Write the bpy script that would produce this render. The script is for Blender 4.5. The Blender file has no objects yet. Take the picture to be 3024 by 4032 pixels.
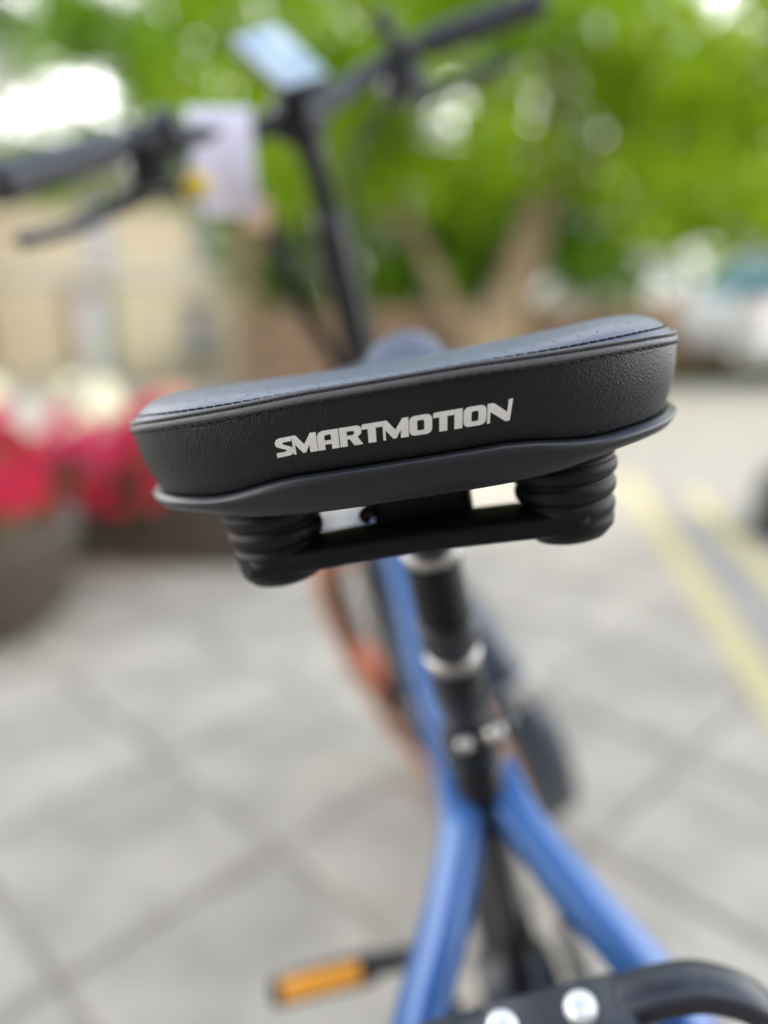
import bpy, bmesh, math, random
import numpy as np
from mathutils import Vector, Matrix, geometry

random.seed(7)
rng = np.random.default_rng(11)
R = math.radians
scene = bpy.context.scene
COL = scene.collection

# ------------------------------------------------------------------ camera, sky, sun, exposure
CAM_H = 1.0426
CAM_PITCH = 0.2759
cd = bpy.data.cameras.new("camera")
cd.sensor_fit = 'VERTICAL'
cd.sensor_height = 34.6
cd.sensor_width = 25.95
cd.lens = 26.0
cd.clip_start = 0.02
cd.clip_end = 800
cd.dof.use_dof = True
cd.dof.focus_distance = 0.304
cd.dof.aperture_fstop = 26.0 / 16.8
cd.dof.aperture_blades = 0
cam = bpy.data.objects.new("camera", cd)
COL.objects.link(cam)
cam.location = (0, 0, CAM_H)
cam.rotation_euler = (math.pi / 2 - CAM_PITCH, 0, 0)
scene.camera = cam

SUN_EL, SUN_AZ = R(44), R(150)          # azimuth measured from +Y (ahead) towards +X (right)
world = bpy.data.worlds.new("World")
scene.world = world
world.use_nodes = True
wn = world.node_tree.nodes
wl = world.node_tree.links
bg = wn["Background"]
sky = wn.new("ShaderNodeTexSky")
sky.sky_type = 'NISHITA'
sky.sun_disc = False
sky.sun_elevation = SUN_EL
sky.sun_rotation = SUN_AZ
sky.air_density = 1.0
sky.dust_density = 1.6
sky.ozone_density = 1.0
# broken white cloud, thickening towards the horizon all round
tcw = wn.new("ShaderNodeTexCoord")
cn = wn.new("ShaderNodeTexNoise")
cn.inputs["Scale"].default_value = 2.6
cn.inputs["Detail"].default_value = 8
cn.inputs["Roughness"].default_value = 0.55
mpw = wn.new("ShaderNodeMapping")
mpw.inputs["Scale"].default_value = (1, 1, 2.2)
wl.new(tcw.outputs["Generated"], mpw.inputs["Vector"])
wl.new(mpw.outputs["Vector"], cn.inputs["Vector"])
sx = wn.new("ShaderNodeSeparateXYZ")
wl.new(tcw.outputs["Generated"], sx.inputs[0])
el = wn.new("ShaderNodeMapRange")
el.inputs["From Min"].default_value = 0.0
el.inputs["From Max"].default_value = 0.75
el.inputs["To Min"].default_value = 0.42
el.inputs["To Max"].default_value = -0.03
wl.new(sx.outputs["Z"], el.inputs["Value"])
ad = wn.new("ShaderNodeMath")
ad.operation = 'ADD'
wl.new(cn.outputs["Fac"], ad.inputs[0])
wl.new(el.outputs["Result"], ad.inputs[1])
cf = wn.new("ShaderNodeMapRange")
cf.interpolation_type = 'SMOOTHSTEP'
cf.inputs["From Min"].default_value = 0.48
cf.inputs["From Max"].default_value = 0.72
wl.new(ad.outputs[0], cf.inputs["Value"])
cmix = wn.new("ShaderNodeMix")
cmix.data_type = 'RGBA'
cmix.inputs[7].default_value = (8.5, 8.4, 8.2, 1)
wl.new(cf.outputs["Result"], cmix.inputs[0])
wl.new(sky.outputs[0], cmix.inputs[6])
wl.new(cmix.outputs[2], bg.inputs[0])
bg.inputs[1].default_value = 0.15

sd = bpy.data.lights.new("sun", 'SUN')
sd.energy = 1.0
sd.angle = R(2.5)
sd.color = (1.0, 0.965, 0.91)
sun = bpy.data.objects.new("sun", sd)
COL.objects.link(sun)
sv = Vector((math.sin(SUN_AZ) * math.cos(SUN_EL), math.cos(SUN_AZ) * math.cos(SUN_EL), math.sin(SUN_EL)))
sun.rotation_euler = sv.to_track_quat('Z', 'Y').to_euler()
sun.location = (6, 4, 12)

vs = scene.view_settings
vs.view_transform = 'Standard'
vs.look = 'None'
vs.exposure = 2.0
vs.gamma = 1.0
scene.cycles.use_denoising = True
scene.cycles.use_adaptive_sampling = False
scene.cycles.max_bounces = 8
scene.cycles.transparent_max_bounces = 12


# ------------------------------------------------------------------ helpers
def srgb(r, g, b):
    f = lambda c: (c / 255 / 12.92) if c / 255 <= 0.04045 else ((c / 255 + 0.055) / 1.055) ** 2.4
    return (f(r), f(g), f(b), 1.0)


def mat(name, col, rough=0.5, metal=0.0, spec=0.5, coat=0.0, var=0.0, vscale=8.0, bump=0.0, bscale=200.0,
        rvar=0.0, objvar=0.0, trans=None, sheen=0.0, col2=None):
    m = bpy.data.materials.new(name)
    m.use_nodes = True
    nt = m.node_tree
    n, l = nt.nodes, nt.links
    p = n["Principled BSDF"]
    c = tuple(col) if len(col) == 4 else (*col, 1.0)
    p.inputs["Base Color"].default_value = c
    p.inputs["Roughness"].default_value = rough
    p.inputs["Metallic"].default_value = metal
    p.inputs["Specular IOR Level"].default_value = spec
    p.inputs["Coat Weight"].default_value = coat
    p.inputs["Coat Roughness"].default_value = 0.12
    if sheen:
        p.inputs["Sheen Weight"].default_value = sheen
        p.inputs["Sheen Roughness"].default_value = 0.4
    tc = n.new("ShaderNodeTexCoord")
    base_out = None
    if var or col2:
        nz = n.new("ShaderNodeTexNoise")
        nz.inputs["Scale"].default_value = vscale
        nz.inputs["Detail"].default_value = 7
        nz.inputs["Roughness"].default_value = 0.62
        l.new(tc.outputs["Object"], nz.inputs["Vector"])
        cr = n.new("ShaderNodeValToRGB")
        cr.color_ramp.elements[0].position = 0.3
        cr.color_ramp.elements[1].position = 0.72
        a = tuple(max(0, x * (1 - var)) for x in c[:3])
        b = tuple(min(1, x * (1 + var)) for x in (col2 if col2 else c)[:3])
        cr.color_ramp.elements[0].color = (*a, 1)
        cr.color_ramp.elements[1].color = (*b, 1)
        l.new(nz.outputs["Fac"], cr.inputs["Fac"])
        base_out = cr.outputs["Color"]
        if rvar:
            mr = n.new("ShaderNodeMapRange")
            mr.inputs["To Min"].default_value = max(0.02, rough - rvar)
            mr.inputs["To Max"].default_value = min(1, rough + rvar)
            l.new(nz.outputs["Fac"], mr.inputs["Value"])
            l.new(mr.outputs["Result"], p.inputs["Roughness"])
    if objvar:
        oi = n.new("ShaderNodeObjectInfo")
        hs = n.new("ShaderNodeHueSaturation")
        mr = n.new("ShaderNodeMapRange")
        mr.inputs["To Min"].default_value = 1 - objvar
        mr.inputs["To Max"].default_value = 1 + objvar
        l.new(oi.outputs["Random"], mr.inputs["Value"])
        l.new(mr.outputs["Result"], hs.inputs["Value"])
        if base_out:
            l.new(base_out, hs.inputs["Color"])
        else:
            hs.inputs["Color"].default_value = c
        base_out = hs.outputs["Color"]
    if base_out:
        l.new(base_out, p.inputs["Base Color"])
    if bump:
        bz = n.new("ShaderNodeTexNoise")
        bz.inputs["Scale"].default_value = bscale
        bz.inputs["Detail"].default_value = 6
        l.new(tc.outputs["Object"], bz.inputs["Vector"])
        bp = n.new("ShaderNodeBump")
        bp.inputs["Strength"].default_value = bump
        bp.inputs["Distance"].default_value = 0.4 / bscale
        l.new(bz.outputs["Fac"], bp.inputs["Height"])
        l.new(bp.outputs["Normal"], p.inputs["Normal"])
    if trans:
        out = n["Material Output"]
        tr = n.new("ShaderNodeBsdfTranslucent")
        mx = n.new("ShaderNodeMixShader")
        mx.inputs[0].default_value = trans
        if base_out:
            bc = n.new("ShaderNodeMix")
            bc.data_type = 'RGBA'
            bc.blend_type = 'MULTIPLY'
            bc.inputs[0].default_value = 1.0
            l.new(base_out, bc.inputs[6])
            bc.inputs[7].default_value = (1.3, 1.3, 0.5, 1)
            l.new(bc.outputs[2], tr.inputs["Color"])
        else:
            tr.inputs["Color"].default_value = c
        l.new(p.outputs[0], mx.inputs[1])
        l.new(tr.outputs[0], mx.inputs[2])
        l.new(mx.outputs[0], out.inputs["Surface"])
    return m


def leather(name, col, rough, grain, wrinkle, vec=(1, 1, 1), spec=0.5):
    """black leather: pebbled grain plus fine stretched wrinkles"""
    m = bpy.data.materials.new(name)
    m.use_nodes = True
    n, l = m.node_tree.nodes, m.node_tree.links
    p = n["Principled BSDF"]
    p.inputs["Specular IOR Level"].default_value = spec
    tc = n.new("ShaderNodeTexCoord")
    vo = n.new("ShaderNodeTexVoronoi")
    vo.feature = 'DISTANCE_TO_EDGE'
    vo.inputs["Scale"].default_value = 620
    l.new(tc.outputs["Object"], vo.inputs["Vector"])
    nz = n.new("ShaderNodeTexNoise")
    nz.inputs["Scale"].default_value = 900
    nz.inputs["Detail"].default_value = 4
    l.new(tc.outputs["Object"], nz.inputs["Vector"])
    mp = n.new("ShaderNodeMapping")
    m0 = n.new("ShaderNodeMapping")
    m0.inputs["Rotation"].default_value = (R(-34), 0, 0)
    l.new(tc.outputs["Object"], m0.inputs["Vector"])
    mp.inputs["Scale"].default_value = vec
    l.new(m0.outputs["Vector"], mp.inputs["Vector"])
    wz = n.new("ShaderNodeTexNoise")
    wz.inputs["Scale"].default_value = 210
    wz.inputs["Detail"].default_value = 3
    wz.inputs["Distortion"].default_value = 0.6
    l.new(mp.outputs["Vector"], wz.inputs["Vector"])
    # the wrinkles come and go over the hide
    pz = n.new("ShaderNodeTexNoise")
    pz.inputs["Scale"].default_value = 26
    pz.inputs["Detail"].default_value = 2
    l.new(tc.outputs["Object"], pz.inputs["Vector"])
    pr = n.new("ShaderNodeMapRange")
    pr.inputs["From Min"].default_value = 0.35
    pr.inputs["From Max"].default_value = 0.65
    l.new(pz.outputs["Fac"], pr.inputs["Value"])
    ml = n.new("ShaderNodeMath")
    ml.operation = 'MULTIPLY'
    l.new(wz.outputs["Fac"], ml.inputs[0])
    l.new(pr.outputs["Result"], ml.inputs[1])
    b1 = n.new("ShaderNodeBump")
    b1.inputs["Strength"].default_value = grain
    b1.inputs["Distance"].default_value = 0.0004
    l.new(vo.outputs["Distance"], b1.inputs["Height"])
    b2 = n.new("ShaderNodeBump")
    b2.inputs["Strength"].default_value = grain * 0.7
    b2.inputs["Distance"].default_value = 0.0004
    l.new(nz.outputs["Fac"], b2.inputs["Height"])
    l.new(b1.outputs["Normal"], b2.inputs["Normal"])
    b3 = n.new("ShaderNodeBump")
    b3.inputs["Strength"].default_value = wrinkle
    b3.inputs["Distance"].default_value = 0.0012
    l.new(ml.outputs[0], b3.inputs["Height"])
    l.new(b2.outputs["Normal"], b3.inputs["Normal"])
    l.new(b3.outputs["Normal"], p.inputs["Normal"])
    cr = n.new("ShaderNodeValToRGB")
    cr.color_ramp.elements[0].color = tuple(x * 0.75 for x in col) + (1,)
    cr.color_ramp.elements[1].color = tuple(x * 1.3 for x in col) + (1,)
    l.new(pz.outputs["Fac"], cr.inputs["Fac"])
    l.new(cr.outputs["Color"], p.inputs["Base Color"])
    rr = n.new("ShaderNodeMapRange")
    rr.inputs["To Min"].default_value = rough - 0.07
    rr.inputs["To Max"].default_value = rough + 0.09
    l.new(nz.outputs["Fac"], rr.inputs["Value"])
    l.new(rr.outputs["Result"], p.inputs["Roughness"])
    return m


M = {}
M['leather_top_sheen'] = leather('leather_top_sheen', (0.088, 0.102, 0.128), 0.40, 0.25, 0.22, (1, 1, 1), 0.6)  # same black leather with sky sheen put into its paler bluish base
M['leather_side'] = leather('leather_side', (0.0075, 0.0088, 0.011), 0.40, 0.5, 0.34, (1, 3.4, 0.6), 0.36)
M['welt'] = leather('leather_welt_lit', (0.115, 0.120, 0.120), 0.46, 0.5, 0.1)  # black leather welt; its paler base holds the light it catches
M['thread'] = mat('thread', (0.010, 0.010, 0.013), 0.75, bump=0.3, bscale=2500)
M['hole'] = mat('hole', (0.008, 0.008, 0.010), 0.9)
M['print'] = mat('print', (0.86, 0.88, 0.85), 0.7, var=0.07, vscale=900, bump=0.5, bscale=1200)
M['shell'] = mat('shell', (0.011, 0.013, 0.016), 0.36, bump=0.16, bscale=1600, var=0.12, vscale=40)
M['rubber'] = mat('rubber', (0.005, 0.005, 0.0065), 0.5, spec=0.32, var=0.3, vscale=30)
M['blackmetal'] = mat('blackmetal', (0.008, 0.009, 0.012), 0.33, spec=0.5)
M['black_plastic'] = mat('black_plastic', (0.0045, 0.005, 0.0065), 0.5, spec=0.25)
M['satin'] = mat('satin', (0.022, 0.025, 0.031), 0.36, coat=0.1)
M['blue'] = mat('blue', (0.011, 0.088, 0.275), 0.36, metal=0.25, coat=0.5, var=0.08, vscale=6)
M['silver'] = mat('silver', (0.52, 0.505, 0.47), 0.42, metal=1.0)
M['boltwhite'] = mat('boltwhite', (0.82, 0.84, 0.82), 0.32, metal=0.4)
M['tyre'] = mat('tyre', (0.018, 0.018, 0.019), 0.75, bump=0.2, bscale=300)
M['tan'] = mat('tan', (0.50, 0.20, 0.08), 0.6, var=0.15, vscale=30)
M['fender'] = mat('fender', (0.035, 0.047, 0.068), 0.3, coat=0.5)
M['orange'] = mat('orange', (0.85, 0.36, 0.03), 0.25, coat=0.6)
M['redorange'] = mat('redorange', (0.75, 0.13, 0.04), 0.25, coat=0.6)
M['grip'] = mat('grip', (0.035, 0.038, 0.045), 0.5, bump=0.3, bscale=500)
M['screen'] = mat('screen', (0.42, 0.55, 0.60), 0.12, spec=0.9, coat=1.0)  # pale blue base stands for the sky reflected in the display
M['brass'] = mat('brass', (0.62, 0.46, 0.04), 0.4, metal=0.2)
M['paper'] = mat('paper', (0.80, 0.79, 0.90), 0.75, var=0.03, vscale=20)
M['card'] = mat('card', (0.66, 0.46, 0.28), 0.8, var=0.08)
M['slab'] = mat('slab', (0.40, 0.358, 0.278), 0.85, var=0.30, vscale=4, bump=0.4, bscale=90, objvar=0.10)
M['joint'] = mat('joint', (0.315, 0.278, 0.208), 0.95, var=0.3, vscale=6, bump=0.4, bscale=60)
M['asphalt'] = mat('asphalt', (0.29, 0.268, 0.225), 0.9, var=0.12, vscale=3, bump=0.5, bscale=120)
M['yellow'] = mat('yellow', (0.56, 0.47, 0.20), 0.7, col2=(0.46, 0.40, 0.22), var=0.12, vscale=9)
M['soil'] = mat('soil', (0.12, 0.075, 0.045), 0.95, var=0.3, vscale=12, bump=0.8, bscale=30)
M['planter'] = mat('planter', (0.085, 0.070, 0.052), 0.85, var=0.25, vscale=7, bump=0.5, bscale=50)
M['stucco'] = mat('stucco', (0.30, 0.262, 0.175), 0.9, var=0.08, vscale=1.2, bump=0.4, bscale=40)
M['stucco2'] = mat('stucco2', (0.17, 0.165, 0.15), 0.9, var=0.1, vscale=1.2)
M['rooftile'] = mat('rooftile', (0.17, 0.14, 0.12), 0.8, var=0.2, vscale=5)
M['frame'] = mat('frame', (0.32, 0.32, 0.31), 0.6)
M['glass'] = mat('glass', (0.10, 0.12, 0.14), 0.08, spec=0.8)
M['greenwood'] = mat('greenwood', (0.045, 0.085, 0.075), 0.5)
M['brownwood'] = mat('brownwood', (0.16, 0.11, 0.065), 0.7, var=0.2, vscale=6)
M['wallbrown'] = mat('wallbrown', (0.22, 0.145, 0.09), 0.9, var=0.22, vscale=3, bump=0.5, bscale=20, objvar=0.18)
M['bark'] = mat('bark', (0.21, 0.155, 0.09), 0.9, var=0.28, vscale=7, bump=0.9, bscale=14)
M['leaf'] = mat('leaf', spec=0.12, col=(0.115, 0.225, 0.008), rough=0.6, col2=(0.21, 0.32, 0.010), var=0.25, vscale=0.9, trans=0.58)
M['leaf_light'] = mat('leaf_light', spec=0.12, col=(0.20, 0.33, 0.02), rough=0.6, col2=(0.29, 0.41, 0.028), var=0.2, vscale=0.8, trans=0.58)
M['leaf_dark'] = mat('leaf_dark', spec=0.12, col=(0.065, 0.165, 0.010), rough=0.6, col2=(0.13, 0.24, 0.012), var=0.25, vscale=0.9, trans=0.4)
M['petal_crimson'] = mat('petal_crimson', (0.55, 0.006, 0.05), 0.6, var=0.15, vscale=20, trans=0.35)
M['petal_red'] = mat('petal_red', (0.52, 0.012, 0.02), 0.6, var=0.15, vscale=20, trans=0.35)
M['petal_pink'] = mat('petal_pink', (0.60, 0.04, 0.13), 0.6, var=0.15, vscale=20, trans=0.35)
M['petal_peach'] = mat('petal_peach', (0.66, 0.36, 0.27), 0.6, var=0.12, vscale=20, trans=0.35)
M['petal_white'] = mat('petal_white', (0.72, 0.72, 0.62), 0.6, var=0.06, vscale=20, trans=0.3)
M['plantleaf'] = mat('plantleaf', (0.16, 0.17, 0.05), 0.5, var=0.3, vscale=10, trans=0.35)
M['grass'] = mat('grass', (0.14, 0.16, 0.04), 0.8, var=0.2, vscale=4, trans=0.3)
M['carwhite'] = mat('carwhite', (0.60, 0.61, 0.62), 0.25, coat=0.6)
M['carglass'] = mat('carglass', (0.05, 0.13, 0.16), 0.06, spec=0.9)  # teal base stands for a reflection in the glass
M['lamp'] = mat('lamp', (0.8, 0.82, 0.85), 0.1, spec=0.8)


def tag(o, label=None, cat=None, group=None, kind=None):
    if label: o['label'] = label
    if cat: o['category'] = cat
    if group: o['group'] = group
    if kind: o['kind'] = kind
    return o


def empty(name, loc=(0, 0, 0), rot=(0, 0, 0), label=None, cat=None, group=None):
    o = bpy.data.objects.new(name, None)
    o.empty_display_size = 0.1
    COL.objects.link(o)
    o.location = loc
    o.rotation_euler = rot
    return tag(o, label, cat, group)


def link(name, me, parent=None):
    o = bpy.data.objects.new(name, me)
    COL.objects.link(o)
    if parent is not None:
        o.parent = parent
    return o


def mk(name, verts, faces, m, parent=None, smooth=True, kind=None, label=None, sharp=None):
    me = bpy.data.meshes.new(name)
    me.from_pydata([tuple(v) for v in verts], [], faces)
    bm = bmesh.new()
    bm.from_mesh(me)
    bmesh.ops.recalc_face_normals(bm, faces=bm.faces)
    bm.to_mesh(me)
    bm.free()
    me.polygons.foreach_set('use_smooth', [smooth] * len(me.polygons))
    if smooth and sharp:
        me.set_sharp_from_angle(angle=R(sharp))
    me.materials.append(m)
    o = link(name, me, parent)
    if kind: o['kind'] = kind
    if label: o['label'] = label
    return o


class MB:
    def __init__(s): s.v, s.f = [], []

    def add(s, vf):
        k = len(s.v)
        s.v += [Vector(x) for x in vf[0]]
        s.f += [tuple(i + k for i in f) for f in vf[1]]
        return s

    def map(s, fn):
        s.v = [Vector(fn(x)) for x in s.v]
        return s

    def make(s, name, m, parent=None, **k):
        return mk(name, s.v, s.f, m, parent, **k)


def smooth_path(pts, n=8, closed=False):
    """Catmull-Rom through the points"""
    P = [Vector(p) for p in pts]
    out = []
    N = len(P)
    for i in range(N if closed else N - 1):
        g = (lambda k: P[k % N]) if closed else (lambda k: P[max(0, min(N - 1, k))])
        a, b, c, d = g(i - 1), g(i), g(i + 1), g(i + 2)
        for j in range(n):
            t = j / n
            out.append(0.5 * ((2 * b) + (-a + c) * t + (2 * a - 5 * b + 4 * c - d) * t * t + (-a + 3 * b - 3 * c + d) * t ** 3))
    if not closed:
        out.append(P[-1])
    return out


def tube(path, r, seg=16, closed=False, flat=None, up=None, cap=True, power=2.0):
    """sweep; r float or list; flat=(a,b) multiplies radius on (side, up) axes"""
    P = [Vector(p) for p in path]
    n = len(P)
    rs = r if isinstance(r, (list, tuple)) else [r] * n
    fa, fb = flat if flat else (1, 1)
    V, Fc = [], []
    prev = None
    for i in range(n):
        if closed:
            t = (P[(i + 1) % n] - P[i - 1]).normalized()
        else:
            t = (P[min(n - 1, i + 1)] - P[max(0, i - 1)]).normalized()
        if up is not None:
            u = Vector(up)
        else:
            u = prev if prev is not None else (Vector((0, 0, 1)) if abs(t.z) < 0.9 else Vector((1, 0, 0)))
        u = (u - t * u.dot(t)).normalized()
        prev = u
        s = t.cross(u)
        for k in range(seg):
            a = 2 * math.pi * k / seg
            ca, sa = math.cos(a), math.sin(a)
            if power != 2.0:
                ca = math.copysign(abs(ca) ** (2 / power), ca)
                sa = math.copysign(abs(sa) ** (2 / power), sa)
            V.append(P[i] + s * (ca * rs[i] * fa) + u * (sa * rs[i] * fb))
    for i in range(n if closed else n - 1):
        j = (i + 1) % n
        for k in range(seg):
            k2 = (k + 1) % seg
            Fc.append((i * seg + k, i * seg + k2, j * seg + k2, j * seg + k))
    if cap and not closed:
        Fc.append(tuple(range(seg))[::-1])
        Fc.append(tuple((n - 1) * seg + k for k in range(seg)))
    return V, Fc


def rbox(cx, cy, cz, sx, sy, sz, b=0.0):
    """box with chamfered edges, full sizes"""
    bm = bmesh.new()
    bmesh.ops.create_cube(bm, size=1)
    for v in bm.verts:
        v.co = Vector((v.co.x * sx, v.co.y * sy, v.co.z * sz))
    if b > 0:
        bmesh.ops.bevel(bm, geom=list(bm.edges), offset=min(b, 0.45 * min(sx, sy, sz)), segments=2, affect='EDGES', profile=0.5)
    bm.verts.index_update()
    V = [v.co + Vector((cx, cy, cz)) for v in bm.verts]
    Fc = [tuple(v.index for v in f.verts) for f in bm.faces]
    bm.free()
    return V, Fc


def lathe(profile, seg=32, a=Vector((0, 0, 0)), axis=Vector((0, 0, 1))):
    """profile list of (r, h) along axis from a"""
    axis = Vector(axis).normalized()
    u = axis.orthogonal().normalized()
    w = axis.cross(u)
    V, Fc = [], []
    for (r, h) in profile:
        for k in range(seg):
            t = 2 * math.pi * k / seg
            V.append(Vector(a) + axis * h + u * (r * math.cos(t)) + w * (r * math.sin(t)))
    for i in range(len(profile) - 1):
        for k in range(seg):
            k2 = (k + 1) % seg
            Fc.append((i * seg + k, i * seg + k2, (i + 1) * seg + k2, (i + 1) * seg + k))
    Fc.append(tuple(range(seg))[::-1])
    Fc.append(tuple((len(profile) - 1) * seg + k for k in range(seg)))
    return V, Fc


def rod(a, b, r, seg=12, r2=None):
    return tube([a, b], [r, r2 if r2 else r], seg)


# ------------------------------------------------------------------ the ground
def terrain(x, y):
    """the street falls away to the left beyond the planters"""
    d = max(0.0, y - 5.2)
    k = min(1.0, max(0.0, (1.2 - x) / 4.0))
    k = k * k * (3 - 2 * k)
    return -0.078 * min(d, 22) * k


xs = list(np.linspace(-400, -30, 12)) + list(np.linspace(-28, 28, 113)) + list(np.linspace(30, 400, 12))
ys = list(np.linspace(-60, -4, 8)) + list(np.linspace(-3, 40, 87)) + list(np.linspace(44, 600, 16))
V = [(x, y, terrain(x, y) - 0.008) for y in ys for x in xs]
nx = len(xs)
Fc = [(j * nx + i, j * nx + i + 1, (j + 1) * nx + i + 1, (j + 1) * nx + i) for j in range(len(ys) - 1) for i in range(nx - 1)]
ground = mk('ground', V, Fc, M['joint'])
tag(ground, kind='structure')


def line_x(y, off=0.0):           # inner edge of the road, a shallow diagonal
    return 0.72 + 0.152 * y + off


# road: sheet to the right of the paving
yy = np.linspace(-3, 14, 35)
V, Fc = [], []
for y in yy:
    for x in np.linspace(line_x(y), line_x(y) + 12, 7):
        V.append((x, y, terrain(x, y) - 0.002))
for j in range(len(yy) - 1):
    for i in range(6):
        Fc.append((j * 7 + i, j * 7 + i + 1, j * 7 + i + 8, j * 7 + i + 7))
tag(mk('road', V, Fc, M['asphalt']), kind='structure')
# forecourt behind the slabs, towards the trees
V, Fc = [], []
yy = np.linspace(6.2, 13.5, 20)
for y in yy:
    for x in np.linspace(-9, line_x(y) - 0.004, 21):
        V.append((x, y, terrain(x, y) - 0.003))
for j in range(len(yy) - 1):
    for i in range(20):
        Fc.append((j * 21 + i, j * 21 + i + 1, j * 21 + i + 22, j * 21 + i + 21))
tag(mk('path', V, Fc, M['asphalt']), kind='structure')


def stripe(x0, y0, x1, y1, w, name, label):
    d = Vector((x1 - x0, y1 - y0, 0)).normalized()
    s = Vector((d.y, -d.x, 0)) * w / 2
    a, b = Vector((x0, y0, 0.0025)), Vector((x1, y1, 0.0025))
    n = 24
    V, Fc = [], []
    for i in range(n + 1):
        p = a.lerp(b, i / n)
        e1, e2 = rng.normal(0, 0.0025, 2)
        V += [p - s * (1 + e1 / w), p + s * (1 + e2 / w)]
    for i in range(n):
        Fc.append((2 * i, 2 * i + 1, 2 * i + 3, 2 * i + 2))
    o = mk(name, V, Fc, M['yellow'])
    tag(o, kind='structure')
    return o


stripe(1.055 - 0.152 * 3.0, 1.95 - 3.0, 1.055 + 0.152 * 2.5, 1.95 + 2.5, 0.105, 'road_marking', '')
stripe(1.485 - 0.152 * 3.4, 2.8 - 3.4, 1.485 + 0.152 * 1.25, 2.8 + 1.25, 0.105, 'road_marking', '')

# paving: square slabs laid diagonally, each its own piece
pave = tag(mk('pavement', [(-4.6, -1.0, -0.0062), (line_x(-1) - 0.01, -1.0, -0.0062), (line_x(6.2) - 0.01, 6.2, -0.0062), (-4.6, 6.2, -0.0062)],
              [(0, 1, 2, 3)], M['joint'], smooth=False), kind='structure')
S = 0.431
g = 0.0085


def slab_mesh():
    h = S / 2 - g
    b = 0.006
    V = [(-h, -h, -0.004), (h, -h, -0.004), (h, h, -0.004), (-h, h, -0.004),
         (-h + b, -h + b, 0), (h - b, -h + b, 0), (h - b, h - b, 0), (-h + b, h - b, 0)]
    Fc = [(4, 5, 6, 7), (0, 1, 5, 4), (1, 2, 6, 5), (2, 3, 7, 6), (3, 0, 4, 7)]
    me = bpy.data.meshes.new('paving_slab')
    me.from_pydata(V, [], Fc)
    me.materials.append(M['slab'])
    return me


sm = slab_mesh()
ang = R(45)
# joints run along x+y = 1.06 + k*S*sqrt2 and y-x = 1.47 + k*S*sqrt2
cands = []
rt2 = math.sqrt(2)
for i in range(-20, 24):
    for j in range(-20, 24):
        a = 1.06 + (i + 0.5) * S * rt2     # x+y
        b = 1.47 + (j + 0.5) * S * rt2     # y-x
        x, y = (a - b) / 2, (a + b) / 2
        if y < -0.6 or y > 5.9 or abs(x) > 0.55 * y + 1.5 or x > line_x(y) + 0.30 or x < -4.2:
            continue
        cands.append((y, x))
for (y, x) in sorted(cands):
    h_ = S / 2 - g
    sq = [((x + (cx - cy) * h_ / rt2), (y + (cx + cy) * h_ / rt2)) for cx, cy in ((-1, -1), (1, -1), (1, 1), (-1, 1))]
    ins = [px_ < line_x(py_) - 0.012 for px_, py_ in sq]
    if not all(ins):                      # cut slab along the road edge
        if not any(ins): continue
        out = []
        for k in range(4):
            p0, p1 = sq[k], sq[(k + 1) % 4]
            d0, d1 = p0[0] - line_x(p0[1]) + 0.012, p1[0] - line_x(p1[1]) + 0.012
            if d0 < 0: out.append(p0)
            if (d0 < 0) != (d1 < 0):
                u = d0 / (d0 - d1)
                out.append((p0[0] + (p1[0] - p0[0]) * u, p0[1] + (p1[1] - p0[1]) * u))
        n_ = len(out)
        V = [(a - x, b - y, 0) for a, b in out] + [(a - x, b - y, -0.004) for a, b in out]
        o = mk('paving_slab', V, [tuple(range(n_))] + [(k, (k + 1) % n_, n_ + (k + 1) % n_, n_ + k) for k in range(n_)], M['slab'], pave, smooth=False)
        o.location = (x, y, 0)
        continue
    o = link('paving_slab', sm, pave)
    o.location = (x, y, rng.normal(0, 0.0007))
    o.rotation_euler = (rng.normal(0, 0.002), rng.normal(0, 0.002), ang + rng.normal(0, 0.004))
    sc = 1 + rng.normal(0, 0.003)
    o.scale = (sc, sc, 1)

# ------------------------------------------------------------------ bicycle
LEAN, YAW = 0.233, 0.0729
bike = empty('bicycle', (0.2241, 0.6691, 0.0), (-LEAN, 0, YAW + math.pi / 2),
             'dark blue electric bicycle leaning on its stand with a black branded saddle', 'bicycle')

# ---- saddle: own frame, origin on the seat post; x forward, y left
SAD_T, SAD_L = 0.1108, 0.1426
PX, PZ = -0.222, 0.93
W, D, SL = 0.1265, 0.075, 0.272
sad_mat = Matrix.Translation((PX, 0, PZ)) @ Matrix.Rotation(-0.1224, 4, 'Z') @ Matrix.Rotation(0.0424, 4, 'Y') @ Matrix.Rotation(0.0611, 4, 'X')


def interp(x, tab):
    return float(np.interp(x, [a for a, _ in tab], [b for _, b in tab]))


def half_outline():
    pts = []
    for k in range(400):
        t = math.sin(k / 399 * math.pi / 2)
        pts.append((D * (1 - max(0.0, 1 - t ** 2.4) ** 0.5), t * W, t, 0))
    side = [(0.075, W), (0.092, 0.1235), (0.11, 0.111), (0.13, 0.084), (0.15, 0.058), (0.17, 0.038), (0.20, 0.027),
            (0.23, 0.0245), (0.25, 0.0225), (0.262, 0.018), (0.269, 0.012), (SL, 0.0)]
    sp = smooth_path([(a, b, 0) for a, b in side], 24)
    for p in sp[1:]:
        pts.append((p.x, max(0, p.y), 1.0, p.x))
    return pts


def resample(pts, n):
    P = np.array([[p[0], p[1]] for p in pts])
    d = np.concatenate([[0], np.cumsum(np.linalg.norm(np.diff(P, axis=0), axis=1))])
    q = np.linspace(0, d[-1], n)
    A = np.array(pts)
    return np.stack([np.interp(q, d, A[:, k]) for k in range(4)], 1), d[-1]


HN = 200
HO, HLEN = resample(half_outline(), HN)


def zfun(t, s, rear, front):
    if s <= 0.0751 and t < 0.9999:
        return interp(t, rear) / 1000
    return interp(s, front) / 1000


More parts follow.
